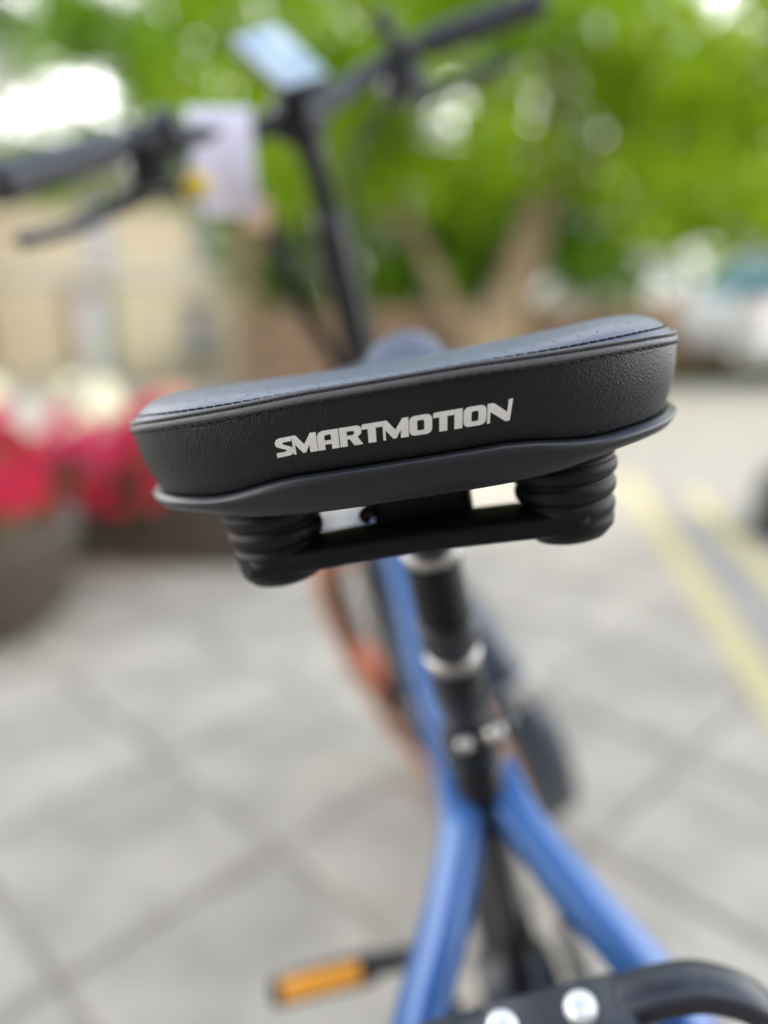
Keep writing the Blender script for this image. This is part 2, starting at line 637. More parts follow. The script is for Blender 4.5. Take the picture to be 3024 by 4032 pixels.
SEAM_R = [(0, -4.5), (.25, -4.6), (.5, -6), (.7, -7.0), (.86, -8.2), (1, -10.5)]
SEAM_F = [(.075, -10.5), (.12, -11.5), (.2, -9), (.272, -6)]
BOT_R = [(0, -36.4), (.34, -36.6), (.42, -37.6), (.50, -39.4), (.58, -41.2), (.66, -42), (.88, -42), (1, -41.5)]
BOT_F = [(.075, -41.5), (.12, -40), (.2, -32), (.272, -24)]
SH_R = [(0, -53), (.42, -53.3), (.52, -52.8), (.62, -51), (.72, -49.6), (.9, -49.2), (1, -48.5)]
SH_F = [(.075, -48.5), (.12, -47), (.2, -39), (.272, -31)]


class Ring: pass


def full_outline():
    """closed list running right nose -> right side -> rear centre -> left side -> nose"""
    out = []
    order = [(-1, i) for i in range(HN - 1, 0, -1)] + [(1, i) for i in range(0, HN - 1)]
    for sg, i in order:
        s, l, t, _ = HO[i]
        r = Ring()
        r.s, r.l, r.t = s, sg * l, (1.0 if s > 0.0751 else t)
        r.sg = sg
        r.seam = zfun(r.t if s <= 0.0751 else 1, s, SEAM_R, SEAM_F)
        r.bot = zfun(r.t if s <= 0.0751 else 1, s, BOT_R, BOT_F)
        r.sh = zfun(r.t if s <= 0.0751 else 1, s, SH_R, SH_F)
        out.append(r)
    n = len(out)
    for i, r in enumerate(out):
        a, b = out[i - 2], out[(i + 2) % n]
        tx, ty = b.s - a.s, b.l - a.l
        q = math.hypot(tx, ty) or 1
        r.nx, r.ny = -ty / q, tx / q           # outward
    # fix sign
    for r in out:
        cx = min(max(r.s, 0.07), 0.22)
        if (r.s - cx) * r.nx + r.l * r.ny < 0:
            r.nx, r.ny = -r.nx, -r.ny
    # smooth the height tables a little along the outline
    for key in ('seam', 'bot', 'sh', 'nx', 'ny'):
        for _ in range(6):
            vals = [getattr(r, key) for r in out]
            for i, r in enumerate(out):
                setattr(r, key, 0.25 * vals[i - 1] + 0.5 * vals[i] + 0.25 * vals[(i + 1) % n])
    return out


OUT = full_outline()
NO = len(OUT)


def side_pt(r, v, off=0.0):
    """point on the side panel, v=0 seam, v=1 lower edge"""
    ins = 0.0064 * v ** 1.7 - 0.0007 * math.sin(math.pi * min(1, v * 1.05)) - 0.0004
    z = r.seam + (r.bot - r.seam) * v
    k = ins - off
    return Vector((r.s - r.nx * k - SAD_L, r.l - r.ny * k, SAD_T + z))


def top_h(s, l):
    """height of the padded top above the reference plane, m"""
    a = abs(l)
    rear = -0.0022 + (0.0030 if l > 0 else 0.0036) * min(1.15, a / 0.1) ** 2
    mid = -0.019
    nose = 0.0050 - 13.0 * l * l
    k1 = min(1, max(0, (s - 0.072) / 0.06))
    k1 = k1 * k1 * (3 - 2 * k1)
    k2 = min(1, max(0, (s - 0.17) / 0.05))
    k2 = k2 * k2 * (3 - 2 * k2)
    z = rear * (1 - k1) + mid * k1
    return z * (1 - k2) + nose * k2


def top_pt(r, f, off=0.0):
    """f=1 seam, f=0 spine"""
    cs = min(max(0.062 + (r.s - 0.062) * 0.35, 0.062), 0.235) if r.s < 0.12 else min(r.s, 0.235)
    s = cs + (r.s - cs) * f
    l = r.l * f
    k = 1 - f ** 13
    z = r.seam * (1 - k) + top_h(s, l) * k
    return Vector((s - SAD_L, l, SAD_T + z + off))


V, Fc = [], []
rows = []
for v in [1.06, 1.0, .97, .93, .86, .76, .64, .52, .4, .28, .16, .07, 0.0]:
    row = []
    for r in OUT:
        if v > 1:
            p = side_pt(r, 1.0, -0.014)
            p.z += 0.001
        else:
            p = side_pt(r, v)
        row.append(len(V)); V.append(p)
    rows.append(row)
nside = len(rows) - 1
for i in range(len(rows) - 1):
    for k in range(NO):
        k2 = (k + 1) % NO
        Fc.append((rows[i][k], rows[i][k2], rows[i + 1][k2], rows[i + 1][k]))
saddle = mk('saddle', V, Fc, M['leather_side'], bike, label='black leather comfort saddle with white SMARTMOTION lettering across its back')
saddle.matrix_local = sad_mat

V, Fc, rows = [], [], []
for f in [1.0, .985, .965, .94, .91, .87, .82, .76, .69, .61, .52, .42, .32, .22, .12, .04]:
    row = []
    for r in OUT:
        row.append(len(V)); V.append(top_pt(r, f))
    rows.append(row)
for i in range(len(rows) - 1):
    for k in range(NO):
        k2 = (k + 1) % NO
        Fc.append((rows[i][k], rows[i][k2], rows[i + 1][k2], rows[i + 1][k]))
for k in range(NO // 2):      # close the spine
    a, b = k, NO - 1 - k
    a2, b2 = k + 1, NO - 2 - k
    if a2 < b2:
        Fc.append((rows[-1][a], rows[-1][a2], rows[-1][b2], rows[-1][b]))
top_panel = mk('top_panel', V, Fc, M['leather_top_sheen'], saddle)

# piping: a narrow rolled edge above the seam, a dark gap, a broad welt below
MM = 0.001


def seam_path(dz, do):
    return [Vector((r.s + r.nx * do - SAD_L, r.l + r.ny * do, SAD_T + r.seam + dz)) for r in OUT]


mk('piping', *tube(seam_path(0.65 * MM, 0.08 * MM), 0.85 * MM, 10, closed=True, flat=(1.1, 0.85), up=(0, 0, 1)), M['welt'], saddle)
mk('piping', *tube(seam_path(-2.0 * MM, 0.40 * MM), 0.95 * MM, 12, closed=True, flat=(0.95, 1.5), up=(0, 0, 1)), M['welt'], saddle)
mk('seam_gap', *tube(seam_path(-0.45 * MM, 0.02 * MM), 0.55 * MM, 8, closed=True, up=(0, 0, 1)), M['thread'], saddle)


# stitches: one thread capsule, repeated along the outline
def arc(lst):
    d = [0.0]
    for i in range(1, len(lst)):
        d.append(d[-1] + (lst[i] - lst[i - 1]).length)
    return d


def capsule(L_, r):
    prof = [(-L_ / 2, 0.25 * r), (-L_ / 2 + r * .6, 0.85 * r), (-L_ / 5, r), (L_ / 5, r), (L_ / 2 - r * .6, .85 * r), (L_ / 2, .25 * r)]
    V, Fc = [], []
    for (x, q) in prof:
        for k in range(6):
            a = k * math.pi / 3
            V.append((x, q * math.cos(a), q * math.sin(a)))
    for i in range(5):
        for k in range(6):
            k2 = (k + 1) % 6
            Fc.append((i * 6 + k, i * 6 + k2, (i + 1) * 6 + k2, (i + 1) * 6 + k))
    me = bpy.data.meshes.new('stitch')
    me.from_pydata(V, [], Fc)
    me.polygons.foreach_set('use_smooth', [True] * len(me.polygons))
    me.materials.append(M['thread'])
    return me


st_me = capsule(4.1 * MM, 0.42 * MM)
rear_idx = [i for i in range(NO) if OUT[i].s < 0.10]


def stitch_row(path, pitch, tilt, me):
    d = arc(path)
    q = pitch * 0.5
    up = Vector((0, 0, 1))
    while q < d[-1]:
        i = max(1, int(np.searchsorted(d, q)))
        u = (q - d[i - 1]) / (d[i] - d[i - 1])
        p = path[i - 1].lerp(path[i], u)
        t = (path[i] - path[i - 1]).normalized()
        y = (up - t * up.dot(t)).normalized()
        z = t.cross(y)
        m4 = Matrix((t, y, z)).transposed().to_4x4()
        m4.translation = p
        o = link('stitch', me, saddle)
        o.matrix_local = m4 @ Matrix.Rotation(tilt + rng.normal(0, 0.03), 4, 'Z')
        q += pitch * (1 + rng.normal(0, 0.02))


low = [side_pt(OUT[i], 0.112, 0.00055) for i in rear_idx]
upp = [top_pt(OUT[i], 0.974, 0.00022) for i in rear_idx]
stitch_row(low, 4.5 * MM, 0.13, st_me)
stitch_row(upp, 4.5 * MM, 0.04, st_me)
# fine cross threads closing the seam
mb = MB()
gp = [seam_path(-0.55 * MM, 0.55 * MM)[i] for i in rear_idx]
d = arc(gp)
q = 0
while q < d[-1]:
    i = max(1, int(np.searchsorted(d, q)))
    p = gp[i]
    mb.add(tube([p + Vector((0, 0, -0.7 * MM)), p + Vector((0, 0, 0.6 * MM))], 0.19 * MM, 5))
    q += 2.6 * MM
mb.make('seam_thread', mat('thread_grey', (0.12, 0.12, 0.125), 0.6), saddle, kind='stuff')

# perforations of the top panel: small dimples in staggered rows
mb = MB()
for row, f in enumerate([0.90, 0.80, 0.70, 0.60, 0.50]):
    path = [top_pt(OUT[i], f, 0.00006) for i in rear_idx]
    d = arc(path)
    pitch = 10.4 * MM
    q = pitch * (0.5 if row % 2 else 1.0)
    while q < d[-1] - 0.004:
        i = max(1, int(np.searchsorted(d, q)))
        p = path[i]
        nrm_a = top_pt(OUT[rear_idx[i]], f - 0.03) - p
        t = (path[i] - path[i - 1]).normalized()
        nn = t.cross(nrm_a).normalized()
        if nn.z < 0: nn = -nn
        u = nn.orthogonal().normalized()
        w2 = nn.cross(u)
        V = [p + nn * 0.00004] + [p + (u * math.cos(a) + w2 * math.sin(a)) * 0.55 * MM for a in np.linspace(0, 2 * math.pi, 9)[:-1]]
        mb.add((V, [(0, 1 + k, 1 + (k + 1) % 8) for k in range(8)]))
        q += pitch
mb.make('perforations', M['hole'], saddle, kind='stuff')

# lettering
def rr(x0, y0, x1, y1, r, n=4):
    out = []
    for cx, cy, a0 in ((x1 - r, y0 + r, -90), (x1 - r, y1 - r, 0), (x0 + r, y1 - r, 90), (x0 + r, y0 + r, 180)):
        for k in range(n + 1):
            a = R(a0 + 90 * k / n)
            out.append((cx + r * math.cos(a), cy + r * math.sin(a)))
    return out


O_SHAPE = ([rr(0, 0, 1.13, 1, 0.27)], [rr(.39, .24, .74, .76, 0.08)])
M_SHAPE = ([[(0, 0), (0, 1), (.20, 1), (.62, .47), (.98, 1), (1.28, 1), (1.28, 0), (.88, 0), (.88, .42), (.66, .02), (.50, .02), (.13, .52), (.13, 0)]], [])
T_SHAPE = ([[(.30, 0), (.30, .74), (0, .74), (0, .93), (.06, 1), (1.04, 1), (1.04, .74), (.70, .74), (.70, 0)]], [])
LET = {
    'S': (([[(.95, 1), (.24, 1), (.08, .93), (0, .76), (.05, .58), (.58, .33), (.55, .25), (0, .25), (0, 0), (.72, 0), (.88, .06), (.96, .22), (.91, .42), (.40, .66), (.43, .75), (.88, .75)]], []), .93),
    'M': (M_SHAPE, 1.31),
    'A': (([[(0, 0), (0, .72), (.09, .92), (.30, 1), (1.10, 1), (1.10, 0), (.72, 0), (.72, .27), (.37, .27), (.37, 0)]], [[(.37, .48), (.72, .48), (.72, .77), (.46, .77), (.37, .70)]]), 1.15),
    'R': (([[(0, 0), (0, 1), (.90, 1), (1.06, .93), (1.12, .77), (1.09, .56), (.90, .42), (1.16, 0), (.72, 0), (.50, .36), (.37, .36), (.37, 0)]], [[(.37, .55), (.68, .55), (.75, .62), (.75, .71), (.68, .77), (.37, .77)]]), 1.13),
    'T': (T_SHAPE, 1.05),
    'O': (O_SHAPE, 1.18),
    'I': (([[(0, 0), (0, 1), (.40, 1), (.40, 0)]], []), .45),
    'N': (([[(0, 0), (0, 1), (.30, 1), (1.0, .46), (1.04, 1.08), (1.24, 1.12), (1.15, 0), (.92, 0), (.15, .58), (.15, 0)]], []), 1.24),
}
WORD = "SMARTMOTION"
CAP = 7.85 * MM
total = sum(LET[c][1] for c in WORD[:-1]) + 1.2
rear_line = [(OUT[i].l, i) for i in rear_idx]
# arc position along rear at mid-height, zero at the rear centre
mid = [side_pt(OUT[i], 0.5) for i in rear_idx]
dm = np.array(arc(mid))
ci = int(np.argmin([abs(OUT[i].l) for i in rear_idx]))
dm -= dm[ci]


def face_pt(a, v, off):
    """arc position a (to the viewer's right positive), v along panel"""
    # OUT runs right -> left, so the arc coordinate is reversed
    x = np.interp(-a, dm, np.arange(len(dm)))
    i0 = int(math.floor(x)); i1 = min(i0 + 1, len(dm) - 1)
    u = x - i0
    return side_pt(OUT[rear_idx[i0]], v, off).lerp(side_pt(OUT[rear_idx[i1]], v, off), u)


pen = -total / 2
for ch in WORD:
    (outers, holes), adv = LET[ch]
    polys = []
    for P in outers + holes:
        dense = []
        for k in range(len(P)):
            a, b = P[k], P[(k + 1) % len(P)]
            n = max(1, int(math.hypot(b[0] - a[0], b[1] - a[1]) / 0.12))
            for j in range(n):
                dense.append((a[0] + (b[0] - a[0]) * j / n, a[1] + (b[1] - a[1]) * j / n))
        polys.append(dense)
    tris = geometry.tessellate_polygon([[Vector((x, y, 0)) for x, y in P] for P in polys])
    flat = [p for P in polys for p in P]

    def put(p, off):
        x, y = p
        a = (pen + x + 0.13 * (y - 0.5)) * CAP
        v = 0.60 - (y - 0.5) * CAP / 0.0322
        return face_pt(a - 0.9 * MM, v, off)
    n = len(flat)
    V = [put(p, 0.00028) for p in flat] + [put(p, -0.0001) for p in flat]
    Fc = [tuple(t) for t in tris]
    k0 = 0
    for P in polys:
        m_ = len(P)
        for k in range(m_):
            a, b = k0 + k, k0 + (k + 1) % m_
            Fc.append((a, b, b + n, a + n))
        k0 += m_
    mk('letter', V, Fc, M['print'], saddle, smooth=False, label='white printed letter %s on the back of the saddle' % ch)
    pen += adv

# moulded base shell with a rolled lip
V, Fc, rows = [], [], []
def shell_row(fn):
    row = []
    for r in OUT:
        k, z = fn(r)
        row.append(len(V)); V.append(Vector((r.s - r.nx * k - SAD_L, r.l - r.ny * k, SAD_T + z)))
    rows.append(row)
shell_row(lambda r: (0.016, r.bot - 0.0005))
shell_row(lambda r: (0.0075, r.bot - 0.0006))
shell_row(lambda r: (0.0052, r.bot - 0.0002))
shell_row(lambda r: (0.0030, r.bot - 0.0006))
shell_row(lambda r: (0.0018, r.bot - 0.0019))
shell_row(lambda r: (0.0014, r.bot + (r.sh - r.bot) * 0.3))
shell_row(lambda r: (0.0020, r.bot + (r.sh - r.bot) * 0.6))
shell_row(lambda r: (0.0040, r.bot + (r.sh - r.bot) * 0.9))
shell_row(lambda r: (0.0058, r.sh))
shell_row(lambda r: (0.0080, r.sh + 0.0004))
shell_row(lambda r: (0.0092, r.sh + 0.004))
shell_row(lambda r: (0.030, r.sh + 0.005))
for i in range(len(rows) - 1):
    for k in range(NO):
        k2 = (k + 1) % NO
        Fc.append((rows[i][k], rows[i][k2], rows[i + 1][k2], rows[i + 1][k]))
for k in range(NO // 2):
    a, b = k, NO - 1 - k
    if k + 1 < NO - 2 - k:
        Fc.append((rows[-1][a], rows[-1][k + 1], rows[-1][NO - 2 - k], rows[-1][b]))
mk('base_shell', V, Fc, M['shell'], saddle)

# two rubber bellows springs
def bellows(cx, cy, z0, z1, r0):
    prof = [(r0 * 0.7, z0)]
    n = 4
    for k in range(n):
        a, b = z0 + (z1 - z0) * k / n, z0 + (z1 - z0) * (k + 1) / n
        R0 = r0 * (1.10 - 0.055 * k)
        for u, q in ((.03, .905), (.14, .955), (.32, .995), (.55, 1.0), (.78, .975), (.97, .915)):
            prof.append((R0 * q, a + (b - a) * u))
    prof += [(r0 * .90, z1 - 0.001), (r0 * .86, z1 - 0.005), (r0 * .70, z1 - 0.009), (r0 * .45, z1 - 0.0110), (r0 * 0.15, z1 - 0.0115)]
    return lathe(prof, 40, Vector((cx, cy, 0)), Vector((0, 0, 1)))


BX, BY = -SAD_L + 0.045, 0.0680
ZB0, ZB1 = SAD_T - 0.045, SAD_T - 0.0805
for sg in (1, -1):
    b = mk('spring_bellows', *bellows(BX, 0.0640 if sg > 0 else -BY, ZB0, ZB1, 0.0225), M['rubber'], saddle)
# bracket: bar from spring to spring, centre block, rails forward to the clamp
mb = MB()
zb = SAD_T - 0.0790
pts = [(BX - 0.004, y, zb + 0.0012 * math.cos(y / 0.095 * math.pi)) for y in np.linspace(-0.074, 0.074, 25)]
mb.add(tube(pts, 0.0125, 16, flat=(1.35, 0.50), up=(0, 0, 1), power=3.2))
mb.make('cross_bracket', M['black_plastic'], saddle)
mk('centre_block', *rbox(BX + 0.03, -0.004, SAD_T - 0.060, 0.062, 0.046, 0.038, 0.006), M['black_plastic'], saddle)
for sg in (1, -1):
    mk('saddle_rail', *tube(smooth_path([(BX + 0.0, sg * 0.022, zb + 0.012), (-0.05, sg * 0.022, zb + 0.008), (0.0, sg * 0.022, zb + 0.012), (0.06, sg * 0.018, zb + 0.03), (0.10, sg * 0.008, zb + 0.055)], 6), 0.0036, 10), M['blackmetal'], saddle)
mk('rail_clamp', *rbox(0.0, 0, zb + 0.003, 0.05, 0.054, 0.026, 0.005), M['black_plastic'], saddle)

# ---- frame, in bicycle coordinates (x forward, y left, z up)
BB = Vector((0, 0, 0.29))
POST = Vector((PX, 0, PZ))
sdir = (POST - BB).normalized()


def on_post(z):
    return BB + sdir * ((z - BB.z) / sdir.z)


RA = Vector((-0.485, 0, 0.333))
FA = Vector((0.68, 0, 0.345))
mk('seat_tube', *tube([BB, on_post(0.55), on_post(0.66), on_post(0.735)], [0.0145, 0.0145, 0.0165, 0.021], 24), M['blackmetal'], bike)
post = mk('seat_post', *tube([on_post(0.70), on_post(0.80), on_post(0.93), on_post(0.955)], [0.0155, 0.0155, 0.014, 0.014], 24), M['satin'], bike)
# rubber boot with ribs over the suspension part
prof, z0, z1, nr = [(0.012, 0.0)], 0.0, 0.068, 8
L0 = (on_post(0.918) - on_post(0.852)).length
for k in range(nr):
    a = L0 * k / nr
    for u, q in ((.05, .0166), (.3, .0184), (.7, .0184), (.95, .0166)):
        prof.append((q - 0.002 * k / nr, a + L0 / nr * u))
prof.append((0.012, L0))
mk('rubber_boot', *lathe(prof, 32, on_post(0.852), sdir), M['rubber'], post)
mk('boot_collar', *lathe([(0.017, 0), (0.0185, 0.001), (0.0185, 0.007), (0.017, 0.008)], 32, on_post(0.919), sdir), M['silver'], post)
mk('sleeve', *lathe([(0.016, 0), (0.0196, 0.002), (0.0196, 0.024), (0.017, 0.026)], 32, on_post(0.8450), sdir), M['satin'], post)
mk('steel_ring', *lathe([(0.0155, 0), (0.0188, 0.001), (0.0188, 0.009), (0.0155, 0.010)], 32, on_post(0.8320), sdir), M['silver'], post)
mk('lower_sleeve', *lathe([(0.0155, 0), (0.0178, 0.002), (0.0178, 0.032), (0.0155, 0.034)], 32, on_post(0.796), sdir), M['blackmetal'], post)
# clamp with quick-release lever
cz = 0.738
cl = mk('seat_clamp', *lathe([(0.0175, 0), (0.0215, 0.001), (0.0215, 0.017), (0.0175, 0.018)], 32, on_post(cz), sdir), M['blackmetal'], bike)
c0 = on_post(0.762)
mk('clamp_bolt', *lathe([(0.004, 0), (0.0066, 0.0012), (0.0066, 0.010), (0.005, 0.013)], 16, c0 + Vector((-0.024, -0.010, 0.006)), Vector((-0.35, -1, 0.1))), M['silver'], cl)
mk('clamp_nut', *lathe([(0.003, 0), (0.0050, 0.001), (0.0050, 0.007), (0.004, 0.010)], 16, c0 + Vector((-0.024, 0.002, 0.004)), Vector((-0.6, 0.8, 0.1))), M['silver'], cl)
mk('clamp_lever', *tube(smooth_path([c0 + Vector((-0.025, -0.026, 0.006)), c0 + Vector((0.0, -0.034, 0.0)), c0 + Vector((0.045, -0.036, -0.012))], 6), 0.0042, 10, flat=(0.7, 1.3)), M['satin'], cl)

# main beam: deep down tube with the battery inside
mk('down_tube', *tube(smooth_path([(0.425, 0, 0.90), (0.34, 0, 0.76), (0.20, 0, 0.545), (0.13, 0, 0.445)], 6), [0.038] * 10 + [0.041] * 9, 28, flat=(1.0, 1.15), up=(0, 1, 0) if False else None, power=2.8), M['blue'], bike)
mk('motor_cover', *tube(smooth_path([(0.15, 0, 0.472), (0.09, 0, 0.385), (0.02, 0, 0.30)], 6), 0.034, 24, power=2.8), M['blackmetal'], bike)
# gusset from the seat tube forward
mk('top_tube', *tube(smooth_path([on_post(0.64), (-0.03, 0, 0.60), (0.12, 0, 0.575), (0.21, 0, 0.60)], 6), [0.019] * 19, 20, flat=(1.0, 1.2)), M['blue'], bike)
# motor and chain case around the crank
mk('motor', *lathe([(0.05, -0.045), (0.068, -0.04), (0.07, 0.04), (0.05, 0.045)], 36, BB, Vector((0, 1, 0))), M['blackmetal'], bike)

for sg in (1, -1):
    pth = smooth_path([(-0.120, sg * 0.017, 0.692), (-0.156, sg * 0.021, 0.674), (-0.214, sg * (0.0515 if sg > 0 else 0.048), 0.641), (-0.272, sg * (0.089 if sg > 0 else 0.080), 0.604), (-0.33, sg * 0.102, 0.548), (-0.42, sg * 0.098, 0.43), (-0.485, sg * 0.086, 0.34)], 7)
    mk('seat_stay', *tube(pth, [0.0150 + 0.0045 * min(1, i / 14) for i in range(len(pth))], 24, flat=(1.0, 0.66), up=(0.55, 0, 0.83), power=3.8), M['blue'], bike)
    cp = smooth_path([(-0.02, sg * 0.035, 0.285), (-0.15, sg * 0.052, 0.29), (-0.30, sg * 0.078, 0.315), (-0.47, sg * 0.088, 0.345)], 6)
    mk('chain_stay', *tube(cp, 0.014, 16, flat=(0.8, 1.2)), M['blackmetal'], bike)
mk('stay_bridge', *tube([(-0.150, -0.022, 0.668), (-0.150, 0.022, 0.668)], 0.015, 16, flat=(1.2, 0.8)), M['blackmetal'], bike)

# rack: front plate with two pale bolts, tube hoops to either side
rack = mk('rear_rack', *rbox(-0.354, 0.001, 0.702, 0.042, 0.082, 0.013, 0.004), M['satin'], bike)
for y in (0.027, -0.014):
    mk('bolt', *lathe([(0.0085, 0), (0.0083, 0.002), (0.006, 0.0042), (0.002, 0.0048)], 20, Vector((-0.352, y, 0.7095)), Vector((-0.28, 0, 1))), M['boltwhite'], rack)
for sg in (1, -1):
    pth = smooth_path([(-0.348, sg * 0.036, 0.702), (-0.351, sg * 0.056, 0.707), (-0.355, sg * 0.080, 0.706), (-0.360, sg * 0.104, 0.688), (-0.366, sg * 0.118, 0.648), (-0.40, sg * 0.118, 0.54), (-0.45, sg * 0.112, 0.42), (-0.48, sg * 0.105, 0.345)], 7)
    mk('side_hoop', *tube(pth, 0.0105, 16, flat=(0.8, 1.3), up=(1, 0, 0), power=2.4), M['satin'], rack)
    mk('deck_rail', *tube([(-0.37, sg * 0.040, 0.706), (-0.52, sg * 0.055, 0.715), (-0.84, sg * 0.055, 0.715)], 0.006, 10), M['satin'], rack)


mk('cross_rail', *tube([(-0.84, -0.055, 0.715), (-0.84, 0.055, 0.715)], 0.006, 10), M['satin'], rack)
for xx in (-0.55, -0.70):
    mk('cross_rail', *tube([(xx, -0.055, 0.712), (xx, 0.055, 0.712)], 0.005, 10), M['satin'], rack)
for sg in (1, -1):
    mk('rack_strut', *tube([(-0.72, sg * 0.056, 0.713), (-0.52, sg * 0.10, 0.36)], 0.0055, 10), M['satin'], rack)
# wheels -------------------------------------------------------------
def wheel_parts(c, fn, name, k_=1.0):
    """c centre, wheel in the x-z plane; fn maps bicycle coords to steered coords"""
    n = 72
    circ = lambda r, y=0.0: [c + Vector((r * math.cos(2 * math.pi * k / n), y, r * math.sin(2 * math.pi * k / n))) for k in range(n)]
    root = MB().add(tube(circ(0.283 * k_), 0.013, 12, closed=True, flat=(1.0, 0.9), up=(0, 1, 0))).map(fn).make(name, M['blackmetal'], bike)
    MB().add(tube(circ(0.316 * k_), 0.028, 20, closed=True, up=(0, 1, 0))).map(fn).make('tyre', M['tyre'], root)
    for sg in (1, -1):
        MB().add(tube(circ(0.305 * k_, sg * 0.0240), 0.025, 12, closed=True, flat=(1.0, 0.3), up=(0, 1, 0))).map(fn).make('sidewall', M['tan'], root, label='tan tyre sidewall')
    MB().add(lathe([(0.01, -0.06), (0.03, -0.035), (0.034, -0.03), (0.034, 0.03), (0.03, 0.035), (0.01, 0.06)], 28, c, Vector((0, 1, 0)))).map(fn).make('hub', M['satin'], root)
    # spokes share one mesh
    sm_ = bpy.data.meshes.new('spoke')
    vv, ff = tube([Vector((0, 0, 0.03)), Vector((0, 0, 0.275 * k_))], 0.0013, 6)
    sm_.from_pydata([tuple(v) for v in vv], [], ff)
    sm_.materials.append(M['satin'])
    a0, ax_, az_ = Vector(fn(c)), Vector(fn(c + Vector((1, 0, 0)))), Vector(fn(c + Vector((0, 0, 1))))
    X, Z = (ax_ - a0).normalized(), (az_ - a0).normalized()
    Y = Z.cross(X)
    base = Matrix((X, Y, Z)).transposed().to_4x4()
    base.translation = a0
    for k in range(28):
        o = link('spoke', sm_, root)
        sg = 1 if k % 2 else -1
        o.matrix_local = base @ Matrix.Rotation(2 * math.pi * (k + 0.3) / 28, 4, 'Y') @ Matrix.Translation((0, sg * 0.026, 0)) @ Matrix.Rotation(sg * 0.094, 4, 'X')
    return root


def fender(c, r, a0, a1, fn, name, m, w=0.034):
    path = [c + Vector((r * math.cos(R(a)), 0, r * math.sin(R(a)))) for a in np.linspace(a0, a1, 40)]
    V, Fc = [], []
    ns = 11
    for p in path:
        rad = (p - c).normalized()
        for layer in (0, 1):
            for k in range(ns):
                t = -1 + 2 * k / (ns - 1)
                drop = 0.034 * abs(t) ** 2.8 + layer * 0.0025
                V.append(p + Vector((0, w * t, 0)) - rad * drop)
    for i in range(len(path) - 1):
        for layer in (0, 1):
            for k in range(ns - 1):
                a = i * 2 * ns + layer * ns + k
                Fc.append((a, a + 1, a + 2 * ns + 1, a + 2 * ns))
        for k in (0, ns - 1):
            a = i * 2 * ns + k
            Fc.append((a, a + ns, a + 3 * ns, a + 2 * ns))
    return MB().add((V, Fc)).map(fn).make(name, m, bike)


# steering: everything in front turns about the head axis
HA = R(69)
STEER = R(27.5)
ax = Vector((-math.cos(HA), 0, math.sin(HA)))
AX0 = Vector((0.62, 0, 0.345))


def axis_at(z):
    return AX0 + ax * ((z - AX0.z) / ax.z)


SM = Matrix.Translation(AX0) @ Matrix.Rotation(STEER, 4, ax) @ Matrix.Translation(-AX0)
steer = lambda p: SM @ Vector(p)
ident = lambda p: Vector(p)

rw = wheel_parts(RA, ident, 'rear_wheel', 0.966)
fw = wheel_parts(FA, steer, 'front_wheel')
fender(RA, 0.352, 72, 215, ident, 'rear_fender', M['satin'])
ff_ = fender(FA, 0.388, 62, 196, steer, 'front_fender', M['fender'], 0.046)
MB().add(rbox(FA.x + 0.384 * math.cos(R(162)) - 0.004, 0, FA.z + 0.384 * math.sin(R(162)), 0.010, 0.070, 0.034, 0.003)).map(steer).make('fender_plate', M['silver'], ff_)
for sg in (1, -1):
    MB().add(rod(FA + Vector((0, sg * 0.055, 0)), FA + Vector((0.366 * math.cos(R(165)), sg * 0.037, 0.366 * math.sin(R(165)))), 0.0028, 8)).map(steer).make('fender_stay', M['silver'], ff_)
# spoke reflector and mudguard tyre reflector on the front wheel
ra = R(-8)
MB().add(rbox(0, 0, 0, 0.105, 0.016, 0.055, 0.004)).map(lambda p: steer(FA + Matrix.Rotation(-ra - math.pi / 2 + 0.1, 3, 'Y') @ Vector(p) + Vector((0.215 * math.cos(ra), 0.010, 0.215 * math.sin(ra))))).make('reflector', M['redorange'], fw, label='orange reflector clipped between the spokes')

# fork
fk = MB()
fk.add(tube([axis_at(0.735), axis_at(0.86)], 0.019, 16))
fk.add(tube([axis_at(0.735) + Vector((0, -0.062, 0)), axis_at(0.735) + Vector((0, 0.062, 0))], 0.018, 14))
for sg in (1, -1):
    fk.add(tube([axis_at(0.75) + Vector((0.008, sg * 0.060, 0)), axis_at(0.52) + Vector((0.02, sg * 0.062, 0)), FA + Vector((0.0, sg * 0.062, -0.012))], [0.017, 0.020, 0.015], 16))
fk.map(steer).make('fork', M['blackmetal'], bike)
mk('head_tube', *tube([axis_at(0.84), axis_at(0.87), axis_at(1.08), axis_at(1.15), axis_at(1.165)], [0.025, 0.022, 0.0205, 0.0205, 0.017], 24), M['blackmetal'], bike)
BARZ = 1.262
stemtop = axis_at(BARZ)
stem = MB().add(tube([axis_at(1.14), axis_at(1.225), axis_at(1.26)], [0.0145, 0.0150, 0.0155], 20)).add(
    tube([axis_at(1.235), stemtop + Vector((0.018, 0, 0.004))], [0.019, 0.021], 18)).add(
    tube([stemtop + Vector((0.014, -0.026, 0.004)), stemtop + Vector((0.014, 0.026, 0.004))], 0.0225, 20)).map(steer).make('stem', M['blackmetal'], bike)

# handlebar: rise, then swept back
bc = stemtop + Vector((0.014, 0.014, 0.004))


def barpt(y):
    a = abs(y)
    s = 1 if y > 0 else -1
    x = interp(a, [(0, 0), (.05, 0), (.10, .004), (.15, -.004), (.19, -.016), (.33, -.085)])
    z = interp(a, [(0, 0), (.05, .001), (.10, .012), (.15, .022), (.19, .024), (.33, .012)])
    return bc + Vector((x, y, z))


